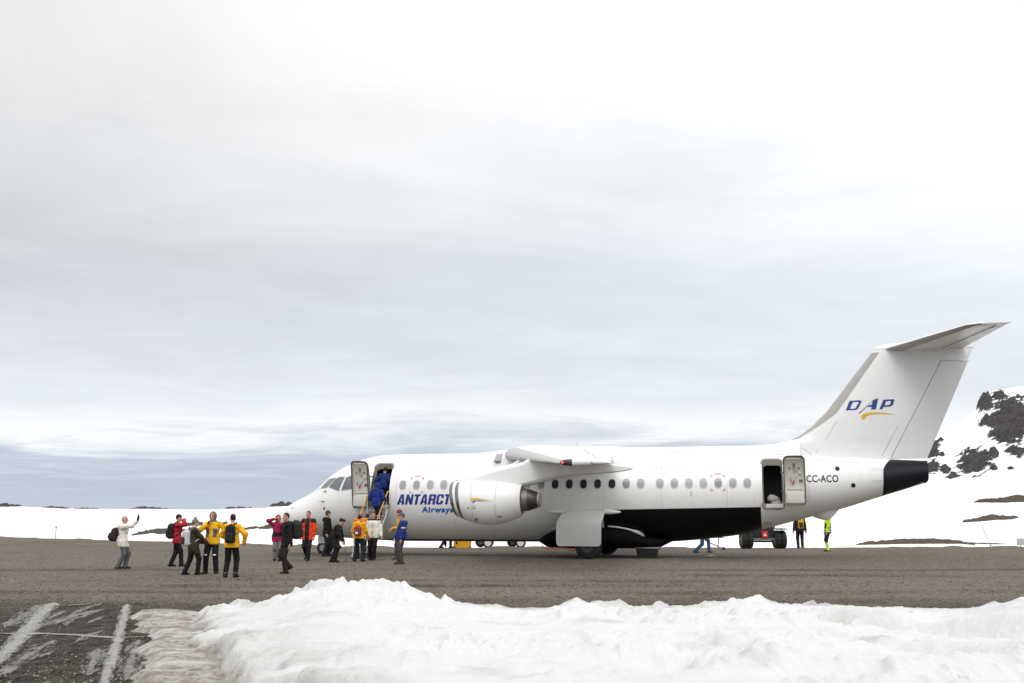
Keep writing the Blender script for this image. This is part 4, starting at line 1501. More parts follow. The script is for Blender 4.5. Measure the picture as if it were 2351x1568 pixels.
zs = np.concatenate([[3.5, 3.75, 4.0, 4.2, 4.38, 4.45], np.linspace(4.55, 8.12, 34)])
fin = slab('fin', zs, fin_le, lambda z: fin_hinge(z) if z < 7.56 else fin_te(z) - .02, fin_t, M_WHITE, air, 26)
rud = slab('rudder', np.linspace(3.80, 7.54, 20), lambda z: fin_hinge(z) + .018, fin_te, lambda x, z: fin_t(x, z) * .98 + .001, mat('rudder_paint', (.78, .775, .765), .4, 0, .04, 2), fin, 8)
# pale leading-edge boot
bt = lambda z: np.interp(z, [4.55, 4.67, 5.04, 5.57, 6.11, 6.57, 7.89, 8.0], [21.9, 22.32, 22.96, 23.72, 24.13, 24.46, 25.42, 25.5])
slab('leading_edge_boot', np.linspace(4.6, 7.95, 30), fin_le, bt, fin_t, M_DEICE, fin, 8, None, .006)
def seam(pts, parent, r=.006, fn=None):
    MB().tube([fn(*p) if fn else p for p in pts], r, 4).build('panel_seam', M_SEAM, parent)
fs = lambda x, z: (x, -(fin_t(x, z) + .002), z)
seam([(fin_hinge(z), z) for z in np.linspace(3.85, 7.55, 12)], fin, .006, fs)
seam([(27.70, 7.55), (28.2, 7.535), (28.75, 7.53)], fin, .009, fs)
seam([(25.35, 3.9), (25.7, 4.55), (26.0, 5.05)], fin, .007, fs)
seam([(22.0, 4.55), (22.4, 4.25), (22.75, 3.99)], fin, .007, fs)
seam([(22.9, 4.06), (23.4, 4.75), (23.75, 5.3)], fin, .006, fs)
# dorsal strip running forward from the fin
V = []
dxs = np.linspace(13.0, 22.3, 40)
dtop = np.interp(dxs, [13.0, 13.6, 14.7, 17.16, 20.57, 21.57, 21.94, 22.3], [4.22, 4.36, 4.385, 4.375, 4.39, 4.45, 4.56, 4.66])
for x, zt_ in zip(dxs, dtop):
    zt, zb, w0 = [float(v_) for v_ in fsec(x)]
    hw_ = .34
    for k in range(11):
        q = -1 + 2 * k / 10
        base = zt - .02 - .05 * q * q
        V.append((x, hw_ * q * (1 - .35 * (1 - abs(q)) * 0), base + (zt_ - base) * (1 - abs(q) ** 3) ** .6))
mk('dorsal_fairing', V, gridfaces(40, 11), M_WHITE, fus)
seam([(x, z) for x, z in zip(np.linspace(14.6, 22.4, 20), np.interp(np.linspace(14.6, 22.4, 20), [14.6, 17.2, 20, 22.4], [4.195, 4.185, 4.10, 3.94]))], fus, .007, lambda x, z: tuple(skin(x, min(z, float(fsec(x)[0]) - .01), .002)))
# tailplane
for s in (-1, 1):
    stn = []
    for y in (0.0, .3, 1.5, 3, 4.5, 5.2, 5.48):
        t = y / 5.48
        xl = 25.62 + (27.93 - 25.62) * t
        c = 2.95 + (1.22 - 2.95) * t
        if y > 5.3:
            xl, c = xl + .28, c - .2
        stn.append((s * y, xl, 8.06 + .0 * t, c, .10 if y < 5.3 else .05))
    tp = lift_surface('tailplane', stn, [M_WHITE, M_DEICE], air, lambda k, m: 1 if k > m - 5 else 0)
    pts = [(25.62 + 2.43 * y / 5.48 + (2.95 - 1.73 * y / 5.48) * .68, s * y, 8.06 - .030 * (2.95 - 1.73 * y / 5.48)) for y in np.linspace(.5, 5.1, 8)]
    MB().tube(pts, .014, 5).build('elevator_seam', M_SEAM, tp)
# bullet at the fin top
MB().lathe([(25.28, .02), (25.4, .12), (25.7, .20), (26.4, .24), (27.4, .21), (28.3, .12), (28.95, .02)], 'x', (0, 0, 8.08), 20).build('tail_bullet', M_WHITE, air)
# clamshell air brake at the tail end, closed
for s in (-1, 1):
    V = []
    nz, nx = 15, 10
    for i in range(nz):
        q = -1 + 2 * i / (nz - 1)
        for k in range(nx):
            u = k / (nx - 1)
            xf = np.interp(q, [-1, .26, .78, 1], [25.27, 25.31, 25.62, 25.75])
            x = xf + (26.98 - xf) * u
            zt, zb, w0 = [float(v_) for v_ in fsec(min(x, 26.9))]
            ctr, hh = (zt + zb) / 2, (zt - zb) / 2
            zz = ctr + hh * math.sin(q * math.pi / 2 * .985)
            yy = w0 * math.cos(q * math.pi / 2 * .985)
            V.append((x - (.10 * max(0, (-q - .45) / .55) ** 1.5 * max(0, u - .6) / .4), s * (yy + .014), zz))
    mk('air_brake_petal', V, gridfaces(nz, nx), M_BLACKP, air)
capv = [(26.90, sy * .41 * math.cos(a), 3.295 + .43 * math.sin(a)) for sy in (1,) for a in np.linspace(0, 2 * math.pi, 25)[:-1]]
mk('tail_cap', capv + [(p_[0] + .06, p_[1] * .8, 3.295 + (p_[2] - 3.295) * .9) for p_ in capv], [(i, (i + 1) % 24, 24 + (i + 1) % 24, 24 + i) for i in range(24)] + [tuple(range(24, 48))], M_BLACKP, air)
# ventral keel under the tail
kp = [(22.55, 1.70, .05), (22.75, 1.565, .14), (23.06, 1.47, .2), (23.30, 1.485, .2), (23.50, 1.66, .14), (23.72, 1.93, .06)]
V, F = [], []
for (x, z, hw_) in kp:
    for q in (-1, -.8, -.35, .35, .8, 1):
        V.append((x, hw_ * 1.5 * q, z + (.32 if abs(q) == 1 else (.05 if abs(q) > .5 else 0))))
mk('ventral_keel', V, gridfaces(len(kp), 6), M_WHITE, air)

# ---- lettering
def text_mesh(body, size, shear, bold, xscale, spacing=1.0):
    cu = bpy.data.curves.new('t', 'FONT')
    cu.body = body
    cu.size = size
    cu.shear = shear
    cu.offset = bold
    cu.space_character = spacing
    cu.resolution_u = 6
    o = bpy.data.objects.new('t', cu)
    COL.objects.link(o)
    dg = bpy.context.evaluated_depsgraph_get()
    me = bpy.data.meshes.new_from_object(o.evaluated_get(dg))
    bpy.data.objects.remove(o)
    bpy.data.curves.remove(cu)
    bm = bmesh.new()
    bm.from_mesh(me)
    bpy.data.meshes.remove(me)
    for q in bm.verts:
        q.co.x *= xscale
    return bm


def place_text(body, x0, x1, zlo, zhi, name, mtl, shear=0.0, bold=0.0, spacing=1.0, off=.005):
    bm = text_mesh(body, 1.0, shear, bold, 1.0, spacing)
    xs = [q.co.x for q in bm.verts]
    ys = [q.co.y for q in bm.verts]
    xa, xb, ya, yb = min(xs), max(xs), min(ys), max(ys)
    ya, yb = (0.0, yb) if ya < -.05 else (ya, yb)
    for q in bm.verts:
        q.co.x = x0 + (q.co.x - xa) / (xb - xa) * (x1 - x0)
        q.co.y = zlo + (q.co.y - ya) / (yb - ya) * (zhi - zlo)
    for z in np.arange(zlo - .3, zhi + .05, .05):
        bmesh.ops.bisect_plane(bm, geom=bm.verts[:] + bm.edges[:] + bm.faces[:], plane_co=(0, z, 0), plane_no=(0, 1, 0))
    bm.verts.index_update()
    V = [tuple(skin(q.co.x, q.co.y, off)) for q in bm.verts]
    F = [[q.index for q in f.verts] for f in bm.faces]
    bm.free()
    return mk(name, V, F, mtl, fus)


GL = {
    'A': (.72, [[(0, 0), (.24, 0), (.28, .2), (.30, .36), (.36, .8), (.36, 1), (.2, 1)], [(.72, 0), (.52, 1), (.36, 1), (.36, .8), (.42, .36), (.44, .2), (.48, 0)], [(.28, .2), (.44, .2), (.42, .36), (.30, .36)]]),
    'N': (.72, [[(0, 0), (.24, 0), (.24, 1), (0, 1)], [(.48, 0), (.72, 0), (.72, 1), (.48, 1)], [(.24, .47), (.48, 0), (.48, .53), (.24, 1)]]),
    'T': (.60, [[(0, .8), (.6, .8), (.6, 1), (0, 1)], [(.175, 0), (.425, 0), (.425, .8), (.175, .8)]]),
    'R': (.70, [[(0, 0), (.25, 0), (.25, 1), (0, 1)], [(.25, .82), (.45, .82), (.6, 1), (.25, 1)], [(.45, .58), (.70, .58), (.70, .88), (.6, 1), (.45, .82)], [(.25, .40), (.62, .40), (.70, .58), (.25, .58)], [(.44, 0), (.70, 0), (.69, .34), (.62, .40), (.44, .40)]]),
    'C': (.68, [[(0, .14), (.12, 0), (.25, .18), (.25, .82), (.12, 1), (0, .86)], [(.12, 1), (.25, .82), (.43, .82), (.56, 1)], [(.43, .82), (.43, .62), (.68, .62), (.68, .86), (.56, 1)], [(.43, .18), (.56, 0), (.68, .14), (.68, .38), (.43, .38)], [(.12, 0), (.56, 0), (.43, .18), (.25, .18)]]),
    'I': (.25, [[(0, 0), (.25, 0), (.25, 1), (0, 1)]])}


def block_letters(word, x0, unit, zlo, zhi, slant, mtl):
    x = x0
    for ch in word:
        w, polys = GL[ch]
        bm = bmesh.new()
        for p in polys:
            bm.faces.new([bm.verts.new((x + q[0] * unit + slant * q[1] * (zhi - zlo), zlo + q[1] * (zhi - zlo), 0)) for q in p])
        for z in np.arange(zlo + .05, zhi, .05):
            bmesh.ops.bisect_plane(bm, geom=bm.verts[:] + bm.edges[:] + bm.faces[:], plane_co=(0, z, 0), plane_no=(0, 1, 0))
        bm.verts.index_update()
        mk('airline_letter', [tuple(skin(q.co.x, q.co.y, .005)) for q in bm.verts], [[q.index for q in f.verts] for f in bm.faces], mtl, fus, False)
        bm.free()
        x += (w + .075) * unit


block_letters('ANTARCTICA', 6.20, .432, 2.08, 2.495, .22, M_NAVY)
place_text('Airways', 7.24, 8.60, 1.775, 2.0, 'airline_lettering', M_BLUEL, .12, .048, 1.18)
place_text('CC-ACO', 22.46, 23.64, 2.885, 3.16, 'registration_lettering', M_REG, 0, .022, 1.04)


def fin_poly(nm, quads, mtl):
    V, F = [], []
    for q in quads:
        n = len(V)
        V += [(x, -(fin_t(x, z) + .006), z) for x, z in q]
        F.append(tuple(range(n, n + len(q))))
    o = mk(nm, V, F, mtl, fin, False)
    return o


Dl = [(24.252, 6.061), (24.649, 6.079), (24.704, 6.03), (24.548, 5.739), (24.457, 5.693), (24.091, 5.689)]
Di = [(24.376, 6.005), (24.575, 6.018), (24.595, 5.99), (24.452, 5.765), (24.425, 5.752), (24.248, 5.746)]
fin_poly('tail_lettering', [(Dl[i], Dl[(i + 1) % 6], Di[(i + 1) % 6], Di[i]) for i in range(6)], M_NAVY)
fin_poly('tail_lettering', [[(25.127, 6.068), (25.205, 6.10), (25.283, 6.132), (25.19, 6.03), (25.106, 6.028)], [(25.313, 6.111), (25.211, 5.704), (25.032, 5.7), (25.106, 6.028), (25.283, 6.132)], [(24.604, 5.556), (24.554, 5.558), (25.06, 6.0), (25.127, 6.068), (25.106, 6.028)], [(24.884, 5.80), (24.964, 5.87), (25.08, 5.888), (25.064, 5.808)]], M_NAVY)
Pl = [(25.508, 6.07), (25.889, 6.089), (25.913, 6.048), (25.838, 5.85), (25.741, 5.804), (25.494, 5.79)]
Pi = [(25.600, 6.008), (25.775, 6.018), (25.79, 6.00), (25.737, 5.885), (25.70, 5.868), (25.547, 5.857)]
fin_poly('tail_lettering', [(Pl[i], Pl[i + 1], Pi[i + 1], Pi[i]) for i in range(5)] + [[(25.508, 6.07), (25.600, 6.008), (25.547, 5.857), (25.494, 5.79), (25.451, 5.706), (25.337, 5.701)]], M_NAVY)
fin_poly('tail_swoosh', [[(24.649, 5.455), (24.737, 5.533), (24.827, 5.423), (24.752, 5.292), (24.671, 5.354)], [(24.737, 5.533), (24.931, 5.59), (25.002, 5.496), (24.827, 5.423)], [(24.931, 5.59), (25.274, 5.594), (25.27, 5.518), (25.002, 5.496)], [(25.274, 5.594), (25.614, 5.555), (25.612, 5.507), (25.27, 5.518)], [(25.614, 5.555), (25.932, 5.488), (25.612, 5.507)]], M_YEL)

# red rescue-window corners, small marks, probes and vents
def skin_patch(nm, x0, x1, z0, z1, mtl, off=.005, par=None):
    V = [tuple(skin(x, z, off)) for z in np.linspace(z0, z1, 3) for x in (x0, x1)]
    return mk(nm, V, [(0, 1, 3, 2), (2, 3, 5, 4)], mtl, par or fus)


for (xa, xb, za, zb) in ((6.75, 7.31, 2.545, 3.175), (18.89, 19.43, 2.578, 3.175)):
    for cx_, sx_ in ((xa, 1), (xb, -1)):
        for cz_, sz_ in ((za, 1), (zb, -1)):
            V = [tuple(skin(cx_ + sx_ * a, cz_ + sz_ * b, .005)) for a, b in ((0, 0), (.10, 0), (.10, .024), (.024, .024), (.024, .10), (0, .10))]
            mk('exit_corner_mark', V, [(0, 1, 2, 3, 4, 5)] if sx_ * sz_ > 0 else [(5, 4, 3, 2, 1, 0)], M_REDM, fus, False)
    skin_patch('exit_legend', xa + .12, xa + .44, zb + .065, zb + .085, mat('pale_red_marking', (.55, .22, .2), .6))
    skin_patch('exit_legend', xa + .17, xa + .39, zb + .025, zb + .04, mat('pale_red_marking', (.55, .22, .2), .6))


def skin_disc(nm, x, z, r, mtl, off=.006, rz=None, n=18):
    rz = rz or r
    V = [tuple(skin(x + r * math.cos(2 * math.pi * k / n), z + rz * math.sin(2 * math.pi * k / n), off)) for k in range(n)] + [tuple(skin(x, z, off))]
    return mk(nm, V, [(k, (k + 1) % n, n) for k in range(n)], mtl, fus)


M_HOLE = mat('vent_black', (.01, .008, .008), .7)
skin_disc('vent_outlet', 23.63, 3.40, .085, M_HOLE)
skin_disc('vent_outlet', 24.177, 2.771, .085, M_HOLE)
skin_disc('static_port_plate', 2.886, 1.923, .055, M_REDM, .006, .065)
skin_disc('vent_surround', 2.858, 2.634, .085, M_GREYP, .005, .075)
skin_disc('vent_outlet', 2.862, 2.640, .04, M_SEAL, .009, .045)
skin_disc('water_panel', 18.15, 2.46, .05, M_GREYP, .005, .10)
p0 = skin(2.86, 2.226, 0)
MB().tube([p0, p0 + np.array([-.03, -.08, 0]), p0 + np.array([-.2, -.09, 0])], [.035, .02, .006], 8).build('pitot_probe', M_STRUT, fus)
p0 = skin(1.17, 1.937, .01)
MB().tube([p0 - np.array([.06, 0, 0]), p0 + np.array([.06, -.01, .02])], .012, 6).build('nose_marker', M_SEAM, fus)
p0 = skin(2.40, 2.74, .01)
MB().tube([p0, p0 + np.array([.1, -.03, .02]), p0 + np.array([.32, -.22, .03])], .012, 6).build('windscreen_wiper', M_REG, fus)
seam([(4.7, 3.69), (5.1, 3.86), (5.6, 3.93), (6.3, 3.94)], fus, .006, lambda x, z: tuple(skin(x, z, .002)))
seam([(20.3, 3.80), (20.9, 3.80)], fus, .006, lambda x, z: tuple(skin(x, z, .002)))
seam([(22.45, 3.77), (23.2, 3.71), (24.4, 3.64)], fus, .006, lambda x, z: tuple(skin(x, z, .002)))
for z0_ in (3.37, 2.92):
    seam([(24.9, z0_ + .03), (25.28, z0_ + .03)], fus, .005, lambda x, z: tuple(skin(x, z, .002)))
    seam([(24.9, z0_ - .03), (25.28, z0_ - .03)], fus, .005, lambda x, z: tuple(skin(x, z, .002)))
    seam([(24.9, z0_ - .03), (24.9, z0_ + .03)], fus, .005, lambda x, z: tuple(skin(x, z, .002)))
for xs_ in (6.15, 8.6, 17.0, 19.5, 22.55):
    seam([(xs_, z) for z in np.linspace(.8 if xs_ < 17 else 2.0, 4.0 if xs_ < 20 else 3.85, 20)], fus, .0042, lambda x, z: tuple(skin(x, z, .0)))
seam([(x, 3.43) for x in np.linspace(6.2, 9.6, 12)], fus, .003, lambda x, z: tuple(skin(x, z, .0)))
seam([(x, 3.5) for x in np.linspace(16.6, 20.2, 12)], fus, .003, lambda x, z: tuple(skin(x, z, .0)))
MB().lathe([(0, .06), (.05, .055), (.09, .03), (.10, .005)], 'z', (11.05, 0, 4.41), 12).build('beacon', mat('red_beacon', (.5, .02, .02), .3), air)
MB().add([(13.30, -.012, 4.36), (13.42, -.012, 4.36), (13.44, -.012, 4.66), (13.38, -.012, 4.66), (13.30, .012, 4.36), (13.42, .012, 4.36), (13.44, .012, 4.66), (13.38, .012, 4.66)],
         [(0, 1, 2, 3), (7, 6, 5, 4), (0, 4, 5, 1), (1, 5, 6, 2), (2, 6, 7, 3), (3, 7, 4, 0)]).build('blade_antenna', M_GREYP, air, False)
MB().add([(7.62, -.012, .56), (7.82, -.012, .56), (7.80, -.012, .33), (7.76, -.012, .33), (7.62, .012, .56), (7.82, .012, .56), (7.80, .012, .33), (7.76, .012, .33)],
         [(0, 1, 2, 3), (7, 6, 5, 4), (0, 4, 5, 1), (1, 5, 6, 2), (2, 6, 7, 3), (3, 7, 4, 0)]).build('blade_antenna', M_REG, air, False)
MB().lathe([(-.09, .05), (0, .03), (.02, .05)], 'z', (8.25, 0, .54), 10).build('drain_mast', M_REG, air)
skin_patch('access_flap', 20.86, 21.12, 1.30, 1.40, M_GREYP, .02)

# ---- landing gear
M_HUBD = mat('dusty_dark_hub', (.075, .07, .066), .55, .3, .2, 8)


def wheel(par, x, y, z, r, w, hubr, hm=None):
    h = w / 2
    t = MB().lathe([(-h * .75, hubr), (-h, hubr * 1.15), (-h, r * .80), (-h * .8, r * .95), (-h * .4, r), (h * .4, r), (h * .8, r * .95), (h, r * .80), (h, hubr * 1.15), (h * .75, hubr)], 'y', (x, y, z), 32, 0, True).build('wheel', M_TYRE, par)
    MB().lathe([(-h * .72, hubr * 1.02), (-h * .55, hubr * .7), (-h * .8, hubr * .3), (-h * .85, .02), (h * .85, .02), (h * .8, hubr * .3), (h * .55, hubr * .7), (h * .72, hubr * 1.02)], 'y', (x, y, z), 24).build('rim', hm or M_HUB, t)
    return t


ng = empty('nose_gear')
ng.parent = air
for y in (-.2, .2):
    wheel(ng, 2.33, y, .27, .272, .17, .14)
MB().tube([(2.33, 0, .27), (2.42, 0, .95)], [.06, .08], 12).build('strut', M_STRUT, ng)
MB().tube([(2.33, -.26, .27), (2.33, .26, .27)], .035, 10).build('axle', M_STRUT, ng)
MB().tube([(2.36, 0, .45), (2.95, 0, .8)], .03, 8).build('drag_brace', M_STRUT, ng)
for s in (-1, 1):
    MB().box((2.5, s * .30, .62), (.75, .02, .32), 0, (R(8 * s), 0, 0), .008).build('nose_gear_door', M_GREYP, ng)

for s in (-1, 1):
    g = empty('main_gear')
    g.parent = air
    for y in (2.12, 2.62):
        wheel(g, 14.24, s * y, .48, .48, .32, .24, M_HUBD)
    MB().tube([(14.24, s * 2.37, .48), (14.15, s * 1.95, 1.15), (14.1, s * 1.35, 1.6)], [.08, .1, .11], 12).build('strut', M_STRUT, g)
    MB().tube([(14.24, s * 2.0, .48), (14.24, s * 2.74, .48)], .06, 10).build('axle', M_STRUT, g)
    MB().tube([(14.24, s * 2.3, .6), (13.6, s * 1.3, 1.2)], .045, 8).build('drag_brace', M_STRUT, g)
    # leg door: curls out from the cabin side, then hangs flat
    V1, V2 = [], []
    rows = [(1.83, 13.22, 14.72, 1.74), (1.76, 13.12, 14.79, 1.86), (1.66, 13.09, 14.80, 2.05), (1.56, 13.08, 14.80, 2.28), (1.48, 13.06, 14.79, 2.50), (1.40, 13.05, 14.79, 2.66), (1.25, 13.05, 14.79, 2.75), (1.0, 13.05, 14.79, 2.80), (.75, 13.05, 14.79, 2.82), (.60, 13.06, 14.78, 2.82), (.54, 13.085, 14.755, 2.82), (.50, 13.13, 14.71, 2.82), (.485, 13.18, 14.66, 2.82)]
    nxx = 8
    for (z, xa, xb, y) in rows:
        for k in range(nxx):
            V1.append((xa + (xb - xa) * k / (nxx - 1), s * y, z))
            V2.append((xa + (xb - xa) * k / (nxx - 1), s * (y - .045), z))
    F1 = gridfaces(len(rows), nxx).tolist()
    n = len(V1)
    rim = list(range(nxx)) + [i * nxx + nxx - 1 for i in range(1, len(rows))] + [(len(rows) - 1) * nxx + k for k in range(nxx - 2, -1, -1)] + [i * nxx for i in range(len(rows) - 2, 0, -1)]
    Fm = F1 + [tuple(i + n for i in f[::-1]) for f in F1] + [(rim[i], rim[i] + n, rim[(i + 1) % len(rim)] + n, rim[(i + 1) % len(rim)]) for i in range(len(rim))]
    mk('leg_door', V1 + V2, Fm, mat('gear_door_paint', (.68, .672, .65), .45, 0, .05, 2.5), g, True, None, 45)
    for (x0, x1) in ((12.52, 13.20), (14.74, 15.42)):
        xs_ = np.linspace(x0, x1, 14)
        V = []
        for x in xs_:
            u = (x - x0) / (x1 - x0)
            if x0 > 14:
                rr = .095 * max(.03, (1 - u ** 2.6)) ** .6
            else:
                rr = .085 * max(.03, 1 - (1 - u) ** 2.0) ** .7
            yc = float(skin(x, 1.775, .03, s)[1])
            for k in range(12):
                a = 2 * math.pi * k / 12
                V.append((x, yc + rr * .9 * math.cos(a), 1.775 + rr * math.sin(a)))
        F = [(i * 12 + k, i * 12 + (k + 1) % 12, (i + 1) * 12 + (k + 1) % 12, (i + 1) * 12 + k) for i in range(13) for k in range(12)] + [tuple(range(12))[::-1], tuple(range(156, 168))]
        mk('hinge_fairing', V, F, M_WHITE, g, True, None, 50)
# black gear sponson under the belly
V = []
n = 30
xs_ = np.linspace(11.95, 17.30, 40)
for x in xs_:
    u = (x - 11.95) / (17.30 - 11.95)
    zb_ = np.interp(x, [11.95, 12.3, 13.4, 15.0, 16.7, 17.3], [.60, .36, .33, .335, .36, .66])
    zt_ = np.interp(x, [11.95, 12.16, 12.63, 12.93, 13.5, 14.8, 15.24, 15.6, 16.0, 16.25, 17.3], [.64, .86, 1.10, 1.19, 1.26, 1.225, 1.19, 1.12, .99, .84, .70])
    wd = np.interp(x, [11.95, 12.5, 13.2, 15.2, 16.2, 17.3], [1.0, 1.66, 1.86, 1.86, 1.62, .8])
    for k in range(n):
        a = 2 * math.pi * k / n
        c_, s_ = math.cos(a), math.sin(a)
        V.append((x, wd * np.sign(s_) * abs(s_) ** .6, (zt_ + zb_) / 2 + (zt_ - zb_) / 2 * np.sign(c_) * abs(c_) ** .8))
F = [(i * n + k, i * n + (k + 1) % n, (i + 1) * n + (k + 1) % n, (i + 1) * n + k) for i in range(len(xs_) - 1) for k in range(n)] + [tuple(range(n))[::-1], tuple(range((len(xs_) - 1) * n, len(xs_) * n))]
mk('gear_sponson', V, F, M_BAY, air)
for s in (-1, 1):
    arc = [(14.86, 1.225), (15.24, 1.19), (15.60, 1.118), (15.85, 1.045), (16.0, .985), (16.15, .90), (16.24, .82)]
    MB().tube([(x, s * (abs(float(skin(x, z, 0, s)[1])) + .12), z) for x, z in arc], [.032, .034, .036, .05, .075, .07, .015], 8).build('sponson_lip', M_GREYP, air)
    arc = [(12.60, 1.10), (12.78, 1.155), (12.95, 1.20)]
    MB().tube([(x, s * (abs(float(skin(x, z, 0, s)[1])) + .16), z) for x, z in arc], .026, 8).build('sponson_lip', M_GREYP, air)

# ------------------------------------------------------------------ figures grown from blended volumes
def unit(v):
    v = np.array(v, float)
    return v / (np.linalg.norm(v) + 1e-9)


def rotm(yaw=0, pitch=0, roll=0):
    """x forward, y left, z up; pitch > 0 leans forward"""
    M = Matrix.Rotation(yaw, 3, 'Z') @ Matrix.Rotation(pitch, 3, 'Y') @ Matrix.Rotation(roll, 3, 'X')
    return np.array(M)


def cone(a, b, r1, r2=None):
    return ('c', np.array(a, float), np.array(b, float), r1, r1 if r2 is None else r2)


def ell(c, r, M=None):
    return ('e', np.array(c, float), np.array(r, float), np.eye(3) if M is None else M)


def rbox(c, h, r, M=None):
    return ('b', np.array(c, float), np.array(h, float), r, np.eye(3) if M is None else M)


def volume_mesh(prims, h, k=0.03, cuts=(), wr=0.0, seed=0):
    lo, hi = np.full(3, 1e9), np.full(3, -1e9)
    boxes = []
    for p in prims:
        if p[0] == 'c':
            a = np.minimum(p[1] - p[3], p[2] - p[4])
            b = np.maximum(p[1] + p[3], p[2] + p[4])
        elif p[0] == 'e':
            ext = np.sqrt(((p[3] * p[2][None]) ** 2).sum(1))
            a, b = p[1] - ext, p[1] + ext
        else:
            ext = (np.abs(p[4]) * (p[2] + 0)[None]).sum(1)
            a, b = p[1] - ext - p[3] * 0, p[1] + ext
        boxes.append((a, b))
        lo, hi = np.minimum(lo, a), np.maximum(hi, b)
    lo = lo - 3 * h
    n = np.ceil((hi - lo) / h).astype(int) + 4
    G = np.full(n, 0.5, dtype=np.float32)
    ax = [lo[i] + h * np.arange(n[i]) for i in range(3)]
    for p, (a, b) in zip(prims, boxes):
        m = k + 2.5 * h
        i0 = np.maximum(np.floor((a - m - lo) / h).astype(int), 0)
        i1 = np.minimum(np.ceil((b + m - lo) / h).astype(int) + 1, n)
        sl = tuple(slice(i0[i], i1[i]) for i in range(3))
        P = np.stack(np.meshgrid(*[ax[i][sl[i]] for i in range(3)], indexing='ij'), -1)
        if p[0] == 'c':
            ab = p[2] - p[1]
            t = np.clip(((P - p[1]) @ ab) / (ab @ ab + 1e-9), 0, 1)
            d = np.linalg.norm(P - p[1] - t[..., None] * ab, axis=-1) - (p[3] + (p[4] - p[3]) * t)
        elif p[0] == 'e':
            q = (P - p[1]) @ p[3]
            k0 = np.linalg.norm(q / p[2], axis=-1)
            k1 = np.linalg.norm(q / p[2] ** 2, axis=-1) + 1e-6
            d = k0 * (k0 - 1) / k1
        else:
            q = np.abs((P - p[1]) @ p[4]) - (p[2] - p[3])
            d = np.linalg.norm(np.maximum(q, 0), axis=-1) + np.minimum(q.max(-1), 0) - p[3]
        g = G[sl]
        t = np.clip(.5 + .5 * (g - d) / k, 0, 1)
        G[sl] = g * (1 - t) + d * t - k * t * (1 - t)
    if wr or cuts:
        P = np.stack(np.meshgrid(*ax, indexing='ij'), -1)
        if wr:
            s = seed * 1.7
            G += wr * (np.sin(P[..., 2] * 31 + 9 * np.sin(P[..., 0] * 11 + s) + s) * .6 + np.sin(P[..., 2] * 67 + P[..., 1] * 41 + 7 * np.sin(P[..., 0] * 17 + s)) * .4)
        for (c, nrm) in cuts:
            G = np.maximum(G, (P - np.array(c)) @ unit(nrm))
    return surface(G, lo, h)


def surface(G, lo, h):
    """naive surface nets"""
    s = G < 0
    n = G.shape
    C = [(i, j, k) for i in (0, 1) for j in (0, 1) for k in (0, 1)]
    sub = lambda A, c: A[c[0]:n[0] - 1 + c[0], c[1]:n[1] - 1 + c[1], c[2]:n[2] - 1 + c[2]]
    cnt = sum(sub(s, c).astype(np.int8) for c in C)
    act = (cnt > 0) & (cnt < 8)
    idx = np.argwhere(act)
    if len(idx) == 0:
        return np.zeros((0, 3)), np.zeros((0, 4), int)
    vals = np.stack([sub(G, c)[act] for c in C], 1)
    pos = np.zeros((len(idx), 3))
    num = np.zeros(len(idx))
    for a in range(8):
        for b in range(a + 1, 8):
            if sum(abs(C[a][q] - C[b][q]) for q in range(3)) != 1:
                continue
            va, vb = vals[:, a], vals[:, b]
            m = (va < 0) != (vb < 0)
            t = np.where(m, va / np.where(m, va - vb, 1), 0)
            pa, pb = np.array(C[a], float), np.array(C[b], float)
            pos += np.where(m[:, None], pa + t[:, None] * (pb - pa), 0)
            num += m
    pos = pos / num[:, None]
    V = lo + h * (idx + pos)
    ids = -np.ones(act.shape, int)
    ids[act] = np.arange(len(idx))
    F = []
    for d in range(3):
        u, v = [(1, 2), (2, 0), (0, 1)][d]
        a = [slice(1, -1)] * 3
        b = [slice(1, -1)] * 3
        a[d] = slice(0, -1)
        b[d] = slice(1, None)
        s0, s1 = s[tuple(a)], s[tuple(b)]
        e = np.argwhere(s0 != s1)
        if len(e) == 0:
            continue
        flip = s0[tuple(e.T)]
        off = np.array([1, 1, 1])
        off[d] = 0
        e = e + off
        q = []
        for (du, dv) in ((0, 0), (-1, 0), (-1, -1), (0, -1)):
            w = e.copy()
            w[:, u] += du
            w[:, v] += dv
            q.append(ids[tuple(np.minimum(w, np.array(ids.shape) - 1).T)])
        q = np.stack(q, 1)
        q = np.where(flip[:, None], q, q[:, ::-1])
        F.append(q[(q >= 0).all(1)])
    return V, np.concatenate(F)


def two_bone(a, t, l1, l2, hint):
    a, t = np.array(a, float), np.array(t, float)
    d = t - a
    L = np.linalg.norm(d)
    if L > (l1 + l2) * .995:
        d = d / L * (l1 + l2) * .995
        L = np.linalg.norm(d)
        t = a + d
    u = d / L
    x = (l1 * l1 - l2 * l2 + L * L) / (2 * L)
    hh = math.sqrt(max(l1 * l1 - x * x, 0))
    hn = np.array(hint, float)
    hn = unit(hn - (hn @ u) * u)
    return a + u * x + hn * hh, t


SKIN = mat('skin', (.54, .31, .22), .55, 0, .06, 12, spec=.35)
SKIN2 = mat('ruddy_skin', (.56, .27, .19), .55, 0, .06, 12, spec=.35)
EYED = mat('eye_dark', (.03, .022, .02), .3)
LIPM = mat('lip', (.36, .13, .11), .5)


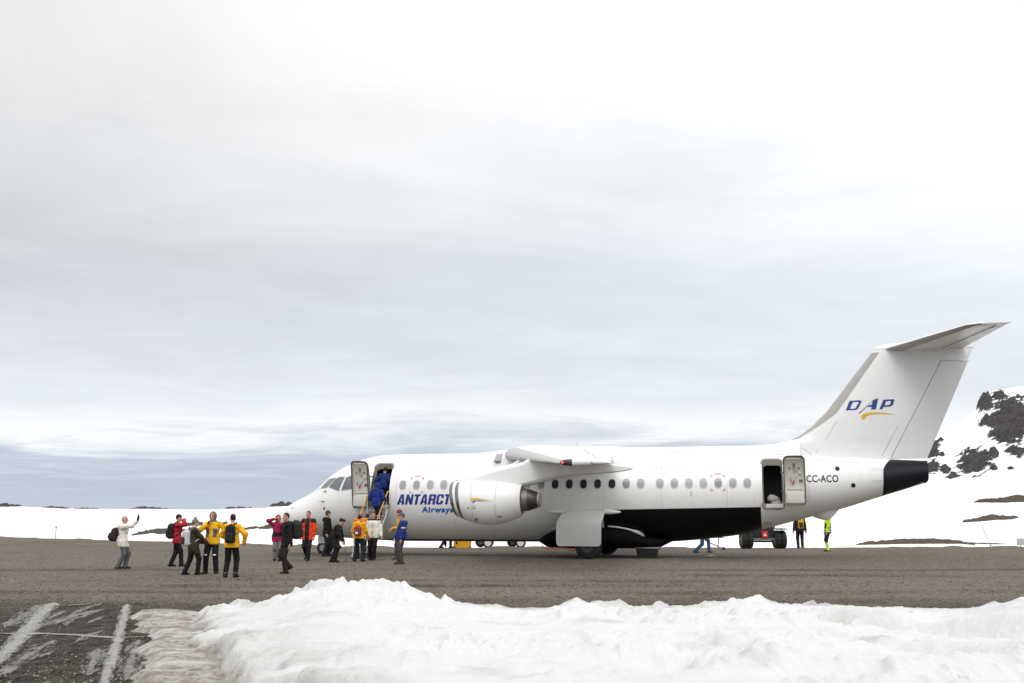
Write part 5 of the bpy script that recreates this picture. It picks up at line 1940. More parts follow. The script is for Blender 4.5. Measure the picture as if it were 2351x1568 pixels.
def hand_prims(w, d, side, s, curl, glove):
    """palm, four fingers and thumb leaving the wrist w along d"""
    d = unit(d)
    up = np.array([0, 0, 1.0])
    sd = np.cross(d, up)
    if np.linalg.norm(sd) < .2:
        sd = np.array([0., 1, 0])
    sd = unit(sd)
    nm = unit(np.cross(sd, d))
    g = 1.25 if glove else 1.0
    P = [cone(w - d * .03 * s, w + d * .02 * s, .027 * s * g), rbox(w + d * .055 * s, np.array([.05, .042, .019]) * s * g, .014 * s, np.stack([d, sd, nm], 1))]
    for i, (o, L) in enumerate(((-.031, .062), (-.011, .074), (.010, .070), (.029, .056))):
        b = w + d * .098 * s + sd * o * s
        m1 = b + unit(d - nm * curl * .5) * L * .55 * s
        m2 = m1 + unit(d - nm * curl * 1.4) * L * .5 * s
        P += [cone(b, m1, .0095 * s * g, .009 * s * g), cone(m1, m2, .009 * s * g, .0075 * s * g)]
    b = w + d * .035 * s + sd * side * .035 * s
    m1 = b + unit(d * .7 + sd * side * .8 - nm * .2 * curl) * .045 * s
    m2 = m1 + unit(d * 1.0 + sd * side * .2 - nm * .5 * curl) * .035 * s
    P += [cone(b, m1, .013 * s * g, .011 * s * g), cone(m1, m2, .011 * s * g, .009 * s * g)]
    return P


PN = [0]


def person(label, px, py, head, H=1.75, pos=None, group=None, lean=0, twist=0, pel=0.0,
           fl=(.02, .11, 0), fr=(-.02, -.11, 0), hl=(.05, .30, .80), hr=(.05, -.30, .80), el=(-1, .5, -.2), er=(-1, -.5, -.2), hdl=None, hdr=None,
           jac=(.1, .1, .1), jlen=.80, jfun=None, jmats=(), puff=1.0, tro=(.02, .02, .022), tfun=None, tmats=(), boot=(.015, .014, .013), bh=.16, bmat=None,
           hat=None, hair=(.05, .035, .025), hoodback=None, glove=None, hyaw=0, hpitch=0, skin_m=None, hands=True, collar=None, bald=False, longhair=False, fur=None, scarf=None):
    PN[0] += 1
    sd = PN[0]
    s = H / 1.75
    base = np.array(pos) if pos is not None else ground(px, py)
    root = empty('person', base, R(head))
    tag(root, label, 'person', group)
    sk = skin_m or SKIN
    A = lambda p: np.array(p, float) * s
    pz = .945
    for f in (fl, fr):
        if f[2] < .05:
            pz = min(pz, math.sqrt(max(.853 ** 2 - f[0] ** 2 - (abs(f[1]) - .092) ** 2, .2)) + f[2] + .085 + .02)
    pelvis = A((0, 0, pz - pel))
    puff = puff * 1.07
    Rt = rotm(R(twist), R(lean))
    T = lambda p: pelvis + Rt @ (np.array(p, float) * s)
    hipL, hipR = pelvis + A((0, .092, -.02)), pelvis + A((0, -.092, -.02))
    kn, an = [], []
    for hip, f, yo in ((hipL, fl, 1), (hipR, fr, -1)):
        ank = A((f[0], f[1], f[2] + .085))
        k_, a_ = two_bone(hip, ank, .43 * s, .43 * s, (1, .12 * yo, 0))
        kn.append(k_)
        an.append(a_)
    shL, shR = T((-.01, .185, .46)), T((-.01, -.185, .46))
    elb, wr = [], []
    for sh, hd, hint in ((shL, hl, el), (shR, hr, er)):
        e_, w_ = two_bone(sh, A(hd), .285 * s, .255 * s, hint)
        elb.append(e_)
        wr.append(w_)
    neck = T((0, 0, .52))
    Rh = rotm(R(twist * .5 + hyaw), R(lean * .35 + hpitch))
    hs = .95 * s
    hc = neck + (Rt @ np.array([.015, 0, .06])) * s + Rh @ np.array([.02, 0, .115]) * hs
    Hd = lambda p: hc + Rh @ (np.array(p, float) * hs)
    # ---- the body, one mesh: limbs and trunk, with finer head and hands
    bp = [cone(T((0, 0, .02)), T((0, 0, .2)), .115 * s, .11 * s), cone(T((0, .06, .38)), T((0, -.06, .38)), .105 * s), cone(T((0, 0, .2)), T((0, 0, .40)), .11 * s, .10 * s), cone(T((0, 0, .42)), hc, .052 * s, .05 * s), cone(shL, shR, .06 * s)]
    for i, (sh, hip) in enumerate(((shL, hipL), (shR, hipR))):
        bp += [cone(sh, elb[i], .05 * s, .04 * s), cone(elb[i], wr[i], .04 * s, .028 * s), cone(hip, kn[i], .075 * s, .052 * s), cone(kn[i], an[i], .05 * s, .035 * s)]
    parts = [volume_mesh(bp, .024 * s, .03)]
    mi = [np.zeros(len(parts[0][1]), int)]
    hp = [ell(Hd((-.008, 0, .03)), A((.098, .077, .108)) * .95, Rh), ell(Hd((.030, 0, -.030)), A((.066, .060, .092)) * .95, Rh), ell(Hd((.062, 0, -.098)), A((.03, .034, .026)) * .95, Rh),
          cone(Hd((.092, 0, .005)), Hd((.112, 0, -.030)), .010 * hs, .016 * hs), ell(Hd((.075, 0, .030)), A((.022, .05, .014)) * .95, Rh), cone(Hd((-.02, 0, -.06)), neck, .054 * s, .056 * s)]
    for q in (-1, 1):
        hp.append(ell(Hd((-.008, q * .079, -.008)), A((.022, .011, .034)) * .95, Rh))
    hv = volume_mesh(hp, .0105 * s, .012 * s)
    cen = hv[0][hv[1]].mean(1)
    loc = ((cen - hc) @ Rh) / hs
    hm = np.zeros(len(cen), int)
    for q in (-1, 1):
        hm[np.linalg.norm((loc - np.array([.085, q * .033, .006])) * [.5, .8, 1.3], axis=1) < .0145] = 1
        hm[(np.abs(loc[:, 2] - .034) < .007) & (np.abs(loc[:, 1] - q * .034) < .020) & (loc[:, 0] > .06)] = 1
    hm[(np.abs(loc[:, 2] + .066) < .0085) & (np.abs(loc[:, 1]) < .026) & (loc[:, 0] > .06)] = 2
    parts.append(hv)
    mi.append(hm)
    for i in (0, 1):
        if not hands:
            break
        dd = (hdl, hdr)[i]
        d = unit(wr[i] - elb[i]) if dd is None else unit(dd)
        pr = hand_prims(wr[i], d, 1 if i else -1, s, .55, False)
        if glove is None:
            q = volume_mesh(pr, .0068 * s, .006 * s)
            parts.append(q)
            mi.append(np.zeros(len(q[1]), int))
        else:
            q = volume_mesh(hand_prims(wr[i], d, 1 if i else -1, s, .55, True), .0078 * s, .008 * s)
            mk('glove', q[0], q[1], cloth('glove_%d_%d_%d' % tuple(int(c * 999) for c in glove), glove), root)
    V, F, c = [], [], 0
    for v, f in parts:
        V.append(v)
        F.append(f + c)
        c += len(v)
    mk('body', np.concatenate(V), np.concatenate(F), [sk, EYED, LIPM], root, True, np.concatenate(mi))
    # ---- jacket
    g = puff
    hem = jlen * s
    jp = [ell(T((0, 0, .32)), A((.135 * g, .195, .235)), Rt), ell(T((.005, 0, .08)), A((.14 * g, .185 * g, .24)), Rt), cone(shL, shR, .082 * s), ell(T((0, 0, .50)), A((.085, .09, .075)), Rt)]
    jp.append(cone(T((0, .075, -.01)), T((0, -.075, -.01)), .132 * s * min(g, 1.1)))
    jp.append(cone(pelvis + A((0, .07, -.09)), pelvis + A((0, -.07, -.09)), .135 * s * min(g, 1.1)))
    if hem < .80 * s:
        for hip, k_ in ((hipL, kn[0]), (hipR, kn[1])):
            jp.append(cone(hip, hip + (k_ - hip) * .6, .118 * s, .112 * s))
        jp.append(cone(pelvis, pelvis + A((0, 0, -.18)), .12 * s, .12 * s))
    if hem < .60 * s:
        for hip, k_ in ((hipL, kn[0]), (hipR, kn[1])):
            jp.append(cone(hip, hip + (k_ - hip) * 1.0, .14 * s, .16 * s))
        jp.append(cone(pelvis, pelvis * .5 + (kn[0] + kn[1]) * .25, .16 * s, .18 * s))
    for i, sh in enumerate((shL, shR)):
        jp += [cone(sh, elb[i], .073 * s * g, .066 * s * g), cone(elb[i], wr[i] - unit(wr[i] - elb[i]) * .01, .064 * s * g, .05 * s)]
        jp += [cone(wr[i] - unit(wr[i] - elb[i]) * .045 * s, wr[i] - unit(wr[i] - elb[i]) * .015 * s, .053 * s, .050 * s)]
    if hoodback:
        jp.append(ell(T((-.11, 0, .47)), A((.085, .125, .10)), Rt))
    jv = volume_mesh(jp, .0165 * s, .035, [((0, 0, hem), (0, 0, -1))], .008, sd)
    jm = [cloth('jacket_%d_%d_%d' % tuple(int(c * 999) for c in jac), jac)] + list(jmats)
    jmi = None
    if jfun:
        cen = jv[0][jv[1]].mean(1)
        tl = ((cen - pelvis) @ Rt) / s
        al = np.minimum.reduce([np.linalg.norm(cen - (a + np.clip(((cen - a) @ (b - a)) / ((b - a) @ (b - a)), 0, 1)[:, None] * (b - a)), axis=1) for a, b in ((shL + (elb[0] - shL) * .25, elb[0]), (elb[0], wr[0]), (shR + (elb[1] - shR) * .25, elb[1]), (elb[1], wr[1]))])
        jmi = jfun(cen / s, tl, al < .085 * s)
    mk('jacket', jv[0], jv[1], jm, root, True, jmi)
    if collar:
        cv = volume_mesh([ell(T((.0, 0, .525)), A((.092, .098, .05)), Rt)], .013 * s, .02)
        mk('collar', cv[0], cv[1], cloth('collar_%d_%d_%d' % tuple(int(c * 999) for c in collar), collar), root)
    if fur:
        fp = [ell(T((.10 * math.cos(a) - .04, .13 * math.sin(a), .51 + .02 * math.sin(3 * a))), A((.045, .045, .045))) for a in np.linspace(.6, 5.7, 13)]
        fv = volume_mesh(fp, .012 * s, .02, (), .012, sd)
        mk('fur_trim', fv[0], fv[1], cloth('fur_%d' % int(fur[0] * 999), fur), root)
    # ---- trousers
    tp = [cone(pelvis + A((0, .05, .03)), pelvis + A((0, -.05, .03)), .12 * s)]
    for i, hip in enumerate((hipL, hipR)):
        tp += [cone(hip, kn[i], .105 * s, .083 * s), cone(kn[i], an[i] + A((0, 0, -.015)), .08 * s, .07 * s)]
    tv = volume_mesh(tp, .0165 * s, .025, (), .005, sd + 3)
    tmi = None
    if tfun:
        tmi = tfun(tv[0][tv[1]].mean(1) / s)
    mk('trousers', tv[0], tv[1], [cloth('trousers_%d_%d_%d' % tuple(int(c * 999) for c in tro), tro)] + list(tmats), root, True, tmi)
    # ---- boots
    for i, f in enumerate((fl, fr)):
        toe = R(9 if i == 0 else -9)
        lift = f[2]
        pit = R(min(60, lift * 220))
        fd = np.array([math.cos(toe) * math.cos(pit), math.sin(toe), -math.sin(pit)])
        a_ = an[i]
        hl_ = a_ - fd * .06 * s + A((0, 0, -.045))
        to_ = a_ + fd * .155 * s + A((0, 0, -.055))
        bpz = [cone(hl_, to_, .042 * s, .036 * s), cone(a_ - A((0, 0, .03)), a_ + fd * .08 * s - A((0, 0, .03)), .045 * s, .04 * s)]
        shin = unit(kn[i] - a_)
        bpz.append(cone(a_ - A((0, 0, .02)), a_ + shin * max(bh - .08, .02) * s, .05 * s, (.078 if bh > .25 else .056) * s))
        cut = [((0, 0, .002), (0, 0, -1))] if lift < .02 else []
        bv = volume_mesh(bpz, .0115 * s, .02, cut)
        mk('boot', bv[0], bv[1], bmat or cloth('boot_%d_%d_%d' % tuple(int(c * 999) for c in boot), boot, .6), root)
    # ---- hair and headgear
    cr, crr = Hd((-.008, 0, .03)), A((.098, .077, .108)) * .95
    hm_ = cloth('hair_%d_%d_%d' % tuple(int(c * 999) for c in hair), hair, .6)
    hcuts = [(Hd((.035, 0, .055)), Rh @ np.array([.62, 0, -.78]))]
    if bald:
        q = volume_mesh([ell(cr - Rh @ np.array([.012, 0, .012]), crr * [1.0, 1.07, 1.0], Rh)], .0105 * s, .01, [(Hd((.0, 0, .05)), Rh @ np.array([.75, 0, .66])), (Hd((0, 0, -.06)), Rh @ np.array([0, 0, -1.]))])
        mk('hair', q[0], q[1], hm_, root)
    elif not (hat and hat[0] == 'hood'):
        hp2 = [ell(cr, crr * 1.085, Rh)]
        if longhair:
            hp2 += [ell(Hd((-.045, 0, -.06)), A((.06, .082, .11)), Rh)]
        q = volume_mesh(hp2, .0105 * s, .015, hcuts if not longhair else [(Hd((.045, 0, .05)), Rh @ np.array([.85, 0, -.45]))], .003, sd)
        mk('hair', q[0], q[1], hm_, root)
    if hat:
        kind, hcol = hat[0], hat[1]
        hmat = cloth('hat_%d_%d_%d' % tuple(int(c * 999) for c in hcol), hcol)
        if kind == 'hood':
            q = volume_mesh([ell(Hd((-.02, 0, .015)), A((.135, .118, .155)) * .9, Rh), ell(T((-.03, 0, .53)), A((.105, .12, .08)), Rt)], .0125 * s, .03, [(Hd((.052, 0, -.01)), Rh @ np.array([1.0, 0, -.12]))], .004, sd)
            nm = 'hood'
        elif kind == 'beanie':
            q = volume_mesh([ell(Hd((-.012, 0, .042)), crr * [1.16, 1.18, 1.12], Rh)] + ([ell(Hd((-.02, 0, .175)), A((.042, .042, .042)))] if len(hat) > 2 and hat[2] else []), .0105 * s, .012, [(Hd((0, 0, .012)), Rh @ np.array([.18, 0, -1]))], .003, sd)
            nm = 'woolly_hat'
        elif kind == 'cap':
            q = volume_mesh([ell(Hd((-.008, 0, .045)), crr * [1.12, 1.12, 1.02], Rh)], .0105 * s, .012, [(Hd((0, 0, .035)), Rh @ np.array([.0, 0, -1]))])
            nm = 'cap'
            b = volume_mesh([ell(Hd((.085, 0, .042)), A((.085, .062, .012)), Rh)], .008 * s, .006)
        elif kind == 'earcap':
            q = volume_mesh([ell(Hd((-.012, 0, .045)), crr * [1.15, 1.16, 1.06], Rh), ell(Hd((-.015, .078, -.02)), A((.045, .018, .06)), Rh), ell(Hd((-.015, -.078, -.02)), A((.045, .018, .06)), Rh), ell(Hd((-.085, 0, -.01)), A((.02, .06, .06)), Rh)], .0105 * s, .02, [(Hd((.055, 0, .035)), Rh @ np.array([.8, 0, -.6]))])
            nm = 'cap'
            b = volume_mesh([ell(Hd((.09, 0, .048)), A((.075, .06, .012)), Rh)], .008 * s, .006)
        elif kind == 'beret':
            q = volume_mesh([ell(Hd((-.015, 0, .075)), A((.125, .115, .062)), Rh), ell(Hd((-.05, 0, .04)), A((.08, .085, .07)), Rh)], .0105 * s, .02, [(Hd((0, 0, .03)), Rh @ np.array([.25, 0, -1]))])
            nm = 'beret'
        ho = mk(nm, q[0], q[1], hmat, root)
        if kind in ('cap', 'earcap'):
            mk('brim', b[0], b[1], hmat, ho)
    root['_'] = 0
    del root['_']
    return dict(root=root, base=base, head=R(head), s=s, T=T, Rt=Rt, wr=wr, elb=elb, shL=shL, shR=shR, pelvis=pelvis, Hd=Hd, Rh=Rh)


def rucksack(p, label, c, half, col, tilt=0, yaw=0, straps=2, col2=None, front=None, sling=False):
    """bag worn on the back: p is the wearer, c its centre in trunk measures"""
    cc = p['T'](c)
    M = p['Rt'] @ rotm(R(yaw), R(tilt), 0)
    s = p['s']
    low = cc - np.array([0, 0, half[2] * s])
    w0 = p['base'] + np.array(Matrix.Rotation(p['head'], 3, 'Z')) @ low
    root = empty('rucksack' if not sling else 'sling_bag', w0, p['head'])
    tag(root, label, 'backpack' if not sling else 'bag')
    m1 = cloth('bag_%d_%d_%d' % tuple(int(q * 999) for q in col), col)
    m2 = cloth('bag_%d_%d_%d' % tuple(int(q * 999) for q in (col2 or col)), col2 or col)
    h = np.array(half) * s
    q = volume_mesh([rbox(cc, h, min(h) * .75, M), ell(cc + M @ np.array([0, 0, h[2] * .55]), np.array([h[0] * .95, h[1] * .9, h[2] * .6]), M)], .014, .03, (), .004, PN[0])
    mk('bag', q[0] - low, q[1], m1, root)
    q = volume_mesh([rbox(cc + M @ np.array([-h[0] * .85, 0, -h[2] * .3]), h * [.5, .72, .48], min(h) * .4, M)], .012, .02, (), .003, PN[0])
    mk('pocket', q[0] - low, q[1], m2, root)
    mb = MB()
    mb.tube([cc + M @ np.array([h[0] * .5, y, h[2] + z]) - low for y, z in ((-.04, -.01), (-.03, .035), (.03, .035), (.04, -.01))], .010, 6)
    mb.build('handle', m1, root)
    T, s_ = p['T'], p['s']
    sides = (1, -1)[:straps] if straps > 0 else ()
    if straps == 1:
        sides = (1,)
    for y in sides:
        pts = [cc + M @ np.array([h[0] * .6, y * h[1] * .55, h[2] * .8]), T((-.10, y * .13, .53)), T((-.0, y * .13, .585)), T((.10, y * .135, .50)), T((.155, y * .15, .36)), T((.13, y * .19, .2)), T((.0, y * .215, .12)), cc + M @ np.array([h[0] * .6, y * h[1] * .8, -h[2] * .75])]
        MB().tube([q_ - low for q_ in pts], .017 * s_, 6).build('strap', m1, root)
    if sling:
        pts = [cc + M @ np.array([h[0] * .5, 0, h[2] * .9]), T((-.14, -.05, .50)), T((-.03, -.13, .585)), T((.11, -.10, .48)), T((.165, .06, .25)), T((.10, .20, .10)), cc + M @ np.array([h[0] * .5, h[1] * .7, -h[2] * .8])]
        MB().tube([q_ - low for q_ in pts], .02 * s_, 6).build('strap', m1, root)
    if front:
        q = volume_mesh([rbox(cc + M @ np.array([-h[0] * 1.32, 0, -h[2] * .42]), h * [.12, .45, .28], .008, M)], .008, .006)
        mk('label_patch', q[0] - low, q[1], mat('white_patch', (.72, .72, .72), .6), root)
    return root


YEL = (.80, .42, .012)
BLK = (.007, .0065, .007)
# ---- the group on the left
p = person('balding person in cream jacket and grey trousers waving one raised hand, far left', 278, 1306, 8, 1.66, jac=(.72, .68, .60), jlen=.72, tro=(.10, .105, .11), fl=(.10, .07, 0), fr=(-.10, -.06, .0), pel=.035,
           hl=(.05, .30, .84), hr=(.48, -.16, 1.58), er=(.3, -.2, -1), hdr=(.12, 0, 1), glove=None, hair=(.30, .28, .27), bald=True, hoodback=True, skin_m=SKIN2, twist=10)
q = volume_mesh(hand_prims(p['wr'][1], (.12, 0, 1), 1, p['s'] * 1.25, .3, True) + [cone(p['elb'][1] + (p['wr'][1] - p['elb'][1]) * .45, p['wr'][1], .055, .045)], .0085, .012)
mk('glove', q[0], q[1], cloth('glove_dark', (.03, .022, .02)), p['root'])
rucksack(p, 'dark maroon backpack slung low on the waving person in cream', (-.28, .06, .20), (.12, .16, .22), (.035, .012, .016), 18, 20, 1)

p = person('person in red jacket and black cap with both hands raised to the face', 403, 1300.5, 15, 1.68, jac=(.36, .012, .022), jlen=.78, tro=BLK, fl=(-.17, .05, 0), fr=(.19, -.04, 0), pel=.0,
           hl=(.17, .07, 1.54), hr=(.19, -.06, 1.54), el=(.6, 1, -.5), er=(1.0, -.8, -.3), hdl=(.3, -.6, .6), hdr=(.3, .6, .6), hat=('cap', (.02, .018, .018)), hair=(.03, .02, .015), hyaw=0)
rucksack(p, 'black backpack on the person in the red jacket', (-.22, 0, .24), (.11, .16, .25), (.014, .013, .014), 3, 0, 2)
cb = MB().box((0, 0, 0), (.06, .12, .08), 0, None, .012)
cb.tube([(.03, 0, 0), (.07, 0, 0)], .028, 12)
w0 = p['base'] + np.array(Matrix.Rotation(p['head'], 3, 'Z')) @ np.array([.20, .01, 1.53]) * .97
co = cb.build('camera', mat('camera_black', (.02, .02, .021), .4), None)
co.location, co.rotation_euler = w0, (0, 0, p['head'])
tag(co, 'small black camera held to the face by the person in red', 'camera')

p = person('person in olive parka with fur collar and bobble hat, grey backpack, seen from behind', 441, 1320, 30, 1.56, jac=(.035, .032, .014), jlen=.66, tro=BLK, fl=(-.22, .12, 0), fr=(.14, -.10, 0), pel=.0, puff=1.15,
           hl=(.32, .16, 1.0), hr=(.42, -.12, .98), hat=('beanie', (.20, .15, .13), True), hair=(.08, .05, .03), fur=(.16, .11, .06), glove=(.03, .025, .03), hyaw=-10)
rucksack(p, 'pale grey and black backpack on the person in the olive parka', (-.24, .0, .22), (.10, .15, .24), (.52, .53, .56), 0, 10, 2, (.03, .03, .032))


def yj(c, t, arm):
    m = np.zeros(len(c), int)
    m[(np.abs(np.abs(t[:, 1]) - .105) < .052) & (t[:, 2] > .10) & (t[:, 2] < .34) & (t[:, 0] > .05) & ~arm] = 1
    return m


def yt(c):
    m = np.zeros(len(c), int)
    m[(np.abs(c[:, 2] - .55) < .016) & (c[:, 0] > .035) & (np.abs(np.abs(c[:, 1]) - .135) < .045)] = 1
    return m


WHT = mat('white_reflective', (.8, .8, .8), .5)
GREYP = cloth('grey_pocket', (.11, .11, .125))
p = person('person in yellow jacket with grey pockets facing the camera, one arm held out', 484, 1318, -92, 1.74, jac=YEL, jlen=.84, jfun=yj, jmats=[GREYP], tro=(.008, .0075, .012), tfun=yt, tmats=[WHT], fl=(.06, .17, 0), fr=(.0, -.16, 0), pel=.0,
           hl=(.22, .42, 1.34), hr=(.18, -.10, 1.40), el=(0, 1, -.5), er=(.2, -.8, -.6), hdl=(0, .15, 1), hdr=(-.1, .3, .8), glove=(.02, .02, .022), hat=('hood', (.16, .13, .11)), hyaw=-8, skin_m=SKIN2, puff=1.05)
rod = MB().tube([(.26, -.06, 1.50), (.24, .43, 1.46)], .011, 8).tube([(.24, .43, 1.46), (.24, .50, 1.455)], .018, 8).build('hand_pole', mat('pole_grey', (.14, .12, .11), .4), None)
rod.location, rod.rotation_euler = p['base'], (0, 0, p['head'])
tag(rod, 'thin dark pole held out by the yellow-jacketed person facing the camera', 'pole')

p = person('person in yellow jacket and dark cap seen from behind, black trousers', 529, 1326, 82, 1.68, jac=YEL, jlen=.83, tro=BLK, fl=(-.02, .15, 0), fr=(.03, -.13, 0), puff=1.08, tfun=lambda c: (np.abs(c[:, 2] - .13) < .02).astype(int), tmats=[cloth('grey_cuff', (.06, .06, .065))],
           hl=(.22, .20, 1.05), hr=(.12, -.32, .98), el=(-.3, 1, -.3), er=(-.3, -1.2, 0), hat=('cap', (.035, .012, .014)), hair=(.02, .012, .012), hyaw=35)
rucksack(p, 'black sling bag across the back of the yellow-jacketed person', (-.21, -.03, .26), (.08, .14, .24), (.012, .011, .013), 0, 0, 0, (.02, .019, .021), None, True)


# ---- the group by the nose
def mj(c, t, arm):
    m = np.zeros(len(c), int)
    m[(t[:, 2] > -.02) & (t[:, 2] < .17) & ~arm] = 1
    return m


p = person('person in magenta hooded jacket and grey leggings with hands at the face', 635, 1288, -65, 1.64, jac=(.30, .012, .07), jlen=.74, jfun=mj, jmats=[cloth('jacket_black', BLK)], tro=(.17, .17, .18), boot=BLK, bh=.42, fl=(.02, .08, 0), fr=(-.04, -.08, 0),
           hl=(.20, .06, 1.42), hr=(.12, -.17, 1.62), el=(.3, .8, -.6), er=(.2, -1, .3), hdl=(.2, -.4, .8), hdr=(.1, .8, .4), hat=('hood', (.30, .012, .06)), skin_m=SKIN2)
p = person('dark-haired person in black jacket striding left with a big dark backpack', 657, 1317.5, 205, 1.72, jac=(.007, .007, .0075), jlen=.78, tro=(.022, .016, .013), boot=(.016, .013, .012), bh=.30, fl=(.03, .06, 0), fr=(-.12, -.06, .13), lean=2,
           hl=(.0, .30, .82), hr=(-.12, -.30, .84), hair=(.035, .025, .02), hyaw=12, hoodback=True, skin_m=SKIN2)
rucksack(p, 'bulky dark backpack on the person in black striding left', (-.27, 0, .30), (.15, .18, .26), (.02, .019, .019), -4, 0, 2, (.03, .028, .028))


def oj(c, t, arm):
    m = np.zeros(len(c), int)
    m[(np.abs(t[:, 1] + .0) < .085) & (t[:, 0] > .04) & ~arm] = 1
    m[(t[:, 2] > .40) & (np.abs(t[:, 1]) > .10)] = 1
    m[arm & (t[:, 1] > 0) & (t[:, 0] < .02)] = 1
    m[arm & (t[:, 1] < 0) & (t[:, 2] > .2)] = 1
    return m


p = person('person in open orange-red jacket over black, hands in pockets, walking', 706, 1287.5, -100, 1.80, jac=(.66, .05, .012), jlen=.74, jfun=oj, jmats=[cloth('jacket_darkred', (.025, .012, .013))], tro=(.009, .0095, .013), fl=(.10, .05, 0), fr=(-.20, -.10, .10), puff=1.12,
           hl=(.10, .24, .86), hr=(.12, -.24, .90), el=(-.4, 1, 0), er=(-.4, -1, 0), hair=(.13, .07, .045), hyaw=-12, hoodback=True, skin_m=SKIN2, collar=(.015, .012, .014))
p = person('person in black jacket and camouflage cap standing by the nose wheel', 749, 1277, -14, 1.82, jac=(.008, .0085, .008), jlen=.74, tro=(.013, .017, .016), hat=('earcap', (.055, .052, .02)), hair=(.03, .02, .015), fl=(.03, .1, 0), fr=(-.05, -.09, 0), hl=(.10, .27, .84), hr=(.12, -.27, .84), hoodback=True)
p = person('stooping person in long black coat and beret leaning on a cane', 763, 1291, -6, 1.64, jac=(.009, .0088, .0095), jlen=.52, tro=(.012, .012, .012), hat=('beret', (.012, .011, .013)), hair=(.10, .07, .045), lean=28, pel=.03, fl=(-.06, .08, 0), fr=(.12, -.08, .02), hl=(.36, .16, .80), hr=(.42, -.20, .74), puff=1.22, hpitch=12, el=(-.6, .5, -.5), er=(-.6, -.5, -.5))
w0 = p['base']
cane = MB().tube([(.40, -.24, .80), (.47, -.24, .82), (.495, -.24, .76), (.57, -.24, 0)], .012, 8).tube([(.568, -.24, .0), (.57, -.24, .03)], .017, 8).build('cane', mat('cane_wood', (.03, .022, .018), .5), None)
cane.location, cane.rotation_euler = p['base'], (0, 0, p['head'])
tag(cane, 'thin dark walking cane held by the stooping person in black', 'cane')
p = person('person in yellow jacket and navy trousers seen from behind with red and blue bag', 823, 1289, 72, 1.66, jac=(.80, .40, .012), jlen=.86, tro=(.018, .02, .035), hair=(.018, .012, .01), fl=(-.02, .17, 0), fr=(.02, -.15, 0), hl=(.22, .22, 1.0), hr=(.25, -.25, .95), hoodback=True, puff=1.05)
b_ = rucksack(p, 'red and blue bag with white patch on the yellow-jacketed person by the stairs', (-.24, -.06, .20), (.08, .14, .17), (.34, .03, .035), 0, 0, 0, (.03, .05, .16), True, True)
p = person('fair-haired person in orange jacket facing the camera by the stairs', 827, 1283, -95, 1.80, jac=(.80, .19, .008), jlen=.80, tro=(.02, .022, .03), hair=(.40, .24, .10), longhair=True, hl=(.1, .26, .9), hr=(.15, -.24, .95), skin_m=SKIN2, fl=(.0, .1, 0), fr=(.0, -.1, 0))
p = person('dark-haired person half hidden between the orange and white jackets', 841, 1279.5, 80, 1.70, jac=(.02, .018, .02), jlen=.78, tro=(.014, .014, .018), hair=(.03, .02, .02))


def wj(c, t, arm):
    m = np.zeros(len(c), int)
    m[(np.abs(t[:, 1]) < .055) & (t[:, 0] > .05) & ~arm & (t[:, 2] < .44)] = 1
    m[(t[:, 2] > .50) & ~arm] = 2
    return m


p = person('black-haired person in white jacket and black trousers walking from the stairs', 856, 1286, -98, 1.77, jac=(.74, .72, .66), jlen=.80, jfun=wj, jmats=[cloth('cream_shirt', (.60, .55, .42)), cloth('jacket_black', BLK)], tro=(.006, .0055, .006), hair=(.012, .010, .010), fl=(.12, .07, 0), fr=(-.05, -.10, 0), hl=(.05, .33, .82), hr=(.0, -.30, .88), puff=1.08, skin_m=SKIN)


def bj(c, t, arm):
    m = np.zeros(len(c), int)
    m[arm & (t[:, 1] > .08) & (t[:, 2] > .30) & (t[:, 2] < .335)] = 1
    m[arm & (t[:, 1] > .08) & (t[:, 2] > .275) & (t[:, 2] < .30)] = 2
    return m


p = person('person in blue jacket with striped sleeve and grey woolly hat facing left', 922, 1295.6, 200, 1.72, jac=(.010, .030, .17), jlen=.84, jfun=bj, jmats=[WHT, cloth('red_stripe', (.4, .05, .06))], tro=(.06, .056, .058), boot=(.085, .022, .018), hat=('beanie', (.10, .10, .125)), hair=(.06, .04, .03), fl=(.02, .1, 0), fr=(.08, -.07, 0), hl=(.10, .25, .86), hr=(.2, -.2, .9), puff=1.1, hoodback=True)


def nj(c, t, arm):
    m = np.zeros(len(c), int)
    m[(t[:, 2] > .40) & (t[:, 0] < .0)] = 1
    return m


NEON = cloth('neon_yellow', (.55, .85, .015))
p = person('person in mustard jacket with neon collar and red cap behind the blue jacket', 917, 1284, 190, 1.84, jac=(.60, .33, .02), jlen=.80, jfun=nj, jmats=[NEON], tro=(.05, .045, .045), boot=(.10, .04, .03), hat=('beanie', (.17, .045, .045)), hair=(.12, .06, .03), fl=(.08, .10, 0), fr=(.04, -.1, 0), hl=(.28, .2, 1.1), hr=(.25, -.24, 1.05))
# ---- boarding
p = person('person in blue hooded parka climbing the boarding stairs', 0, 0, 90 - 13.5 - 4, 1.78, pos=aw(5.56, -2.42, 1.19), jac=(.008, .028, .165), jlen=.80, tro=(.022, .024, .05), hat=('hood', (.008, .030, .18)), fl=(.22, .09, .19), fr=(-.03, -.09, 0), hl=(.22, .27, .98), hr=(.26, -.27, 1.0), puff=1.15, pel=.02, lean=6, boot=BLK)
p = person('person in blue parka stepping in through the forward doorway', 0, 0, 90 - 13.5, 1.72, pos=aw(5.47, -1.42, 1.98), jac=(.006, .022, .125), jlen=.78, tro=(.02, .022, .045), hair=(.012, .010, .012), fl=(.02, .09, 0), fr=(.05, -.09, 0), hl=(.2, .22, 1.0), hr=(.2, -.22, 1.0), puff=1.12, lean=16, pel=.06)
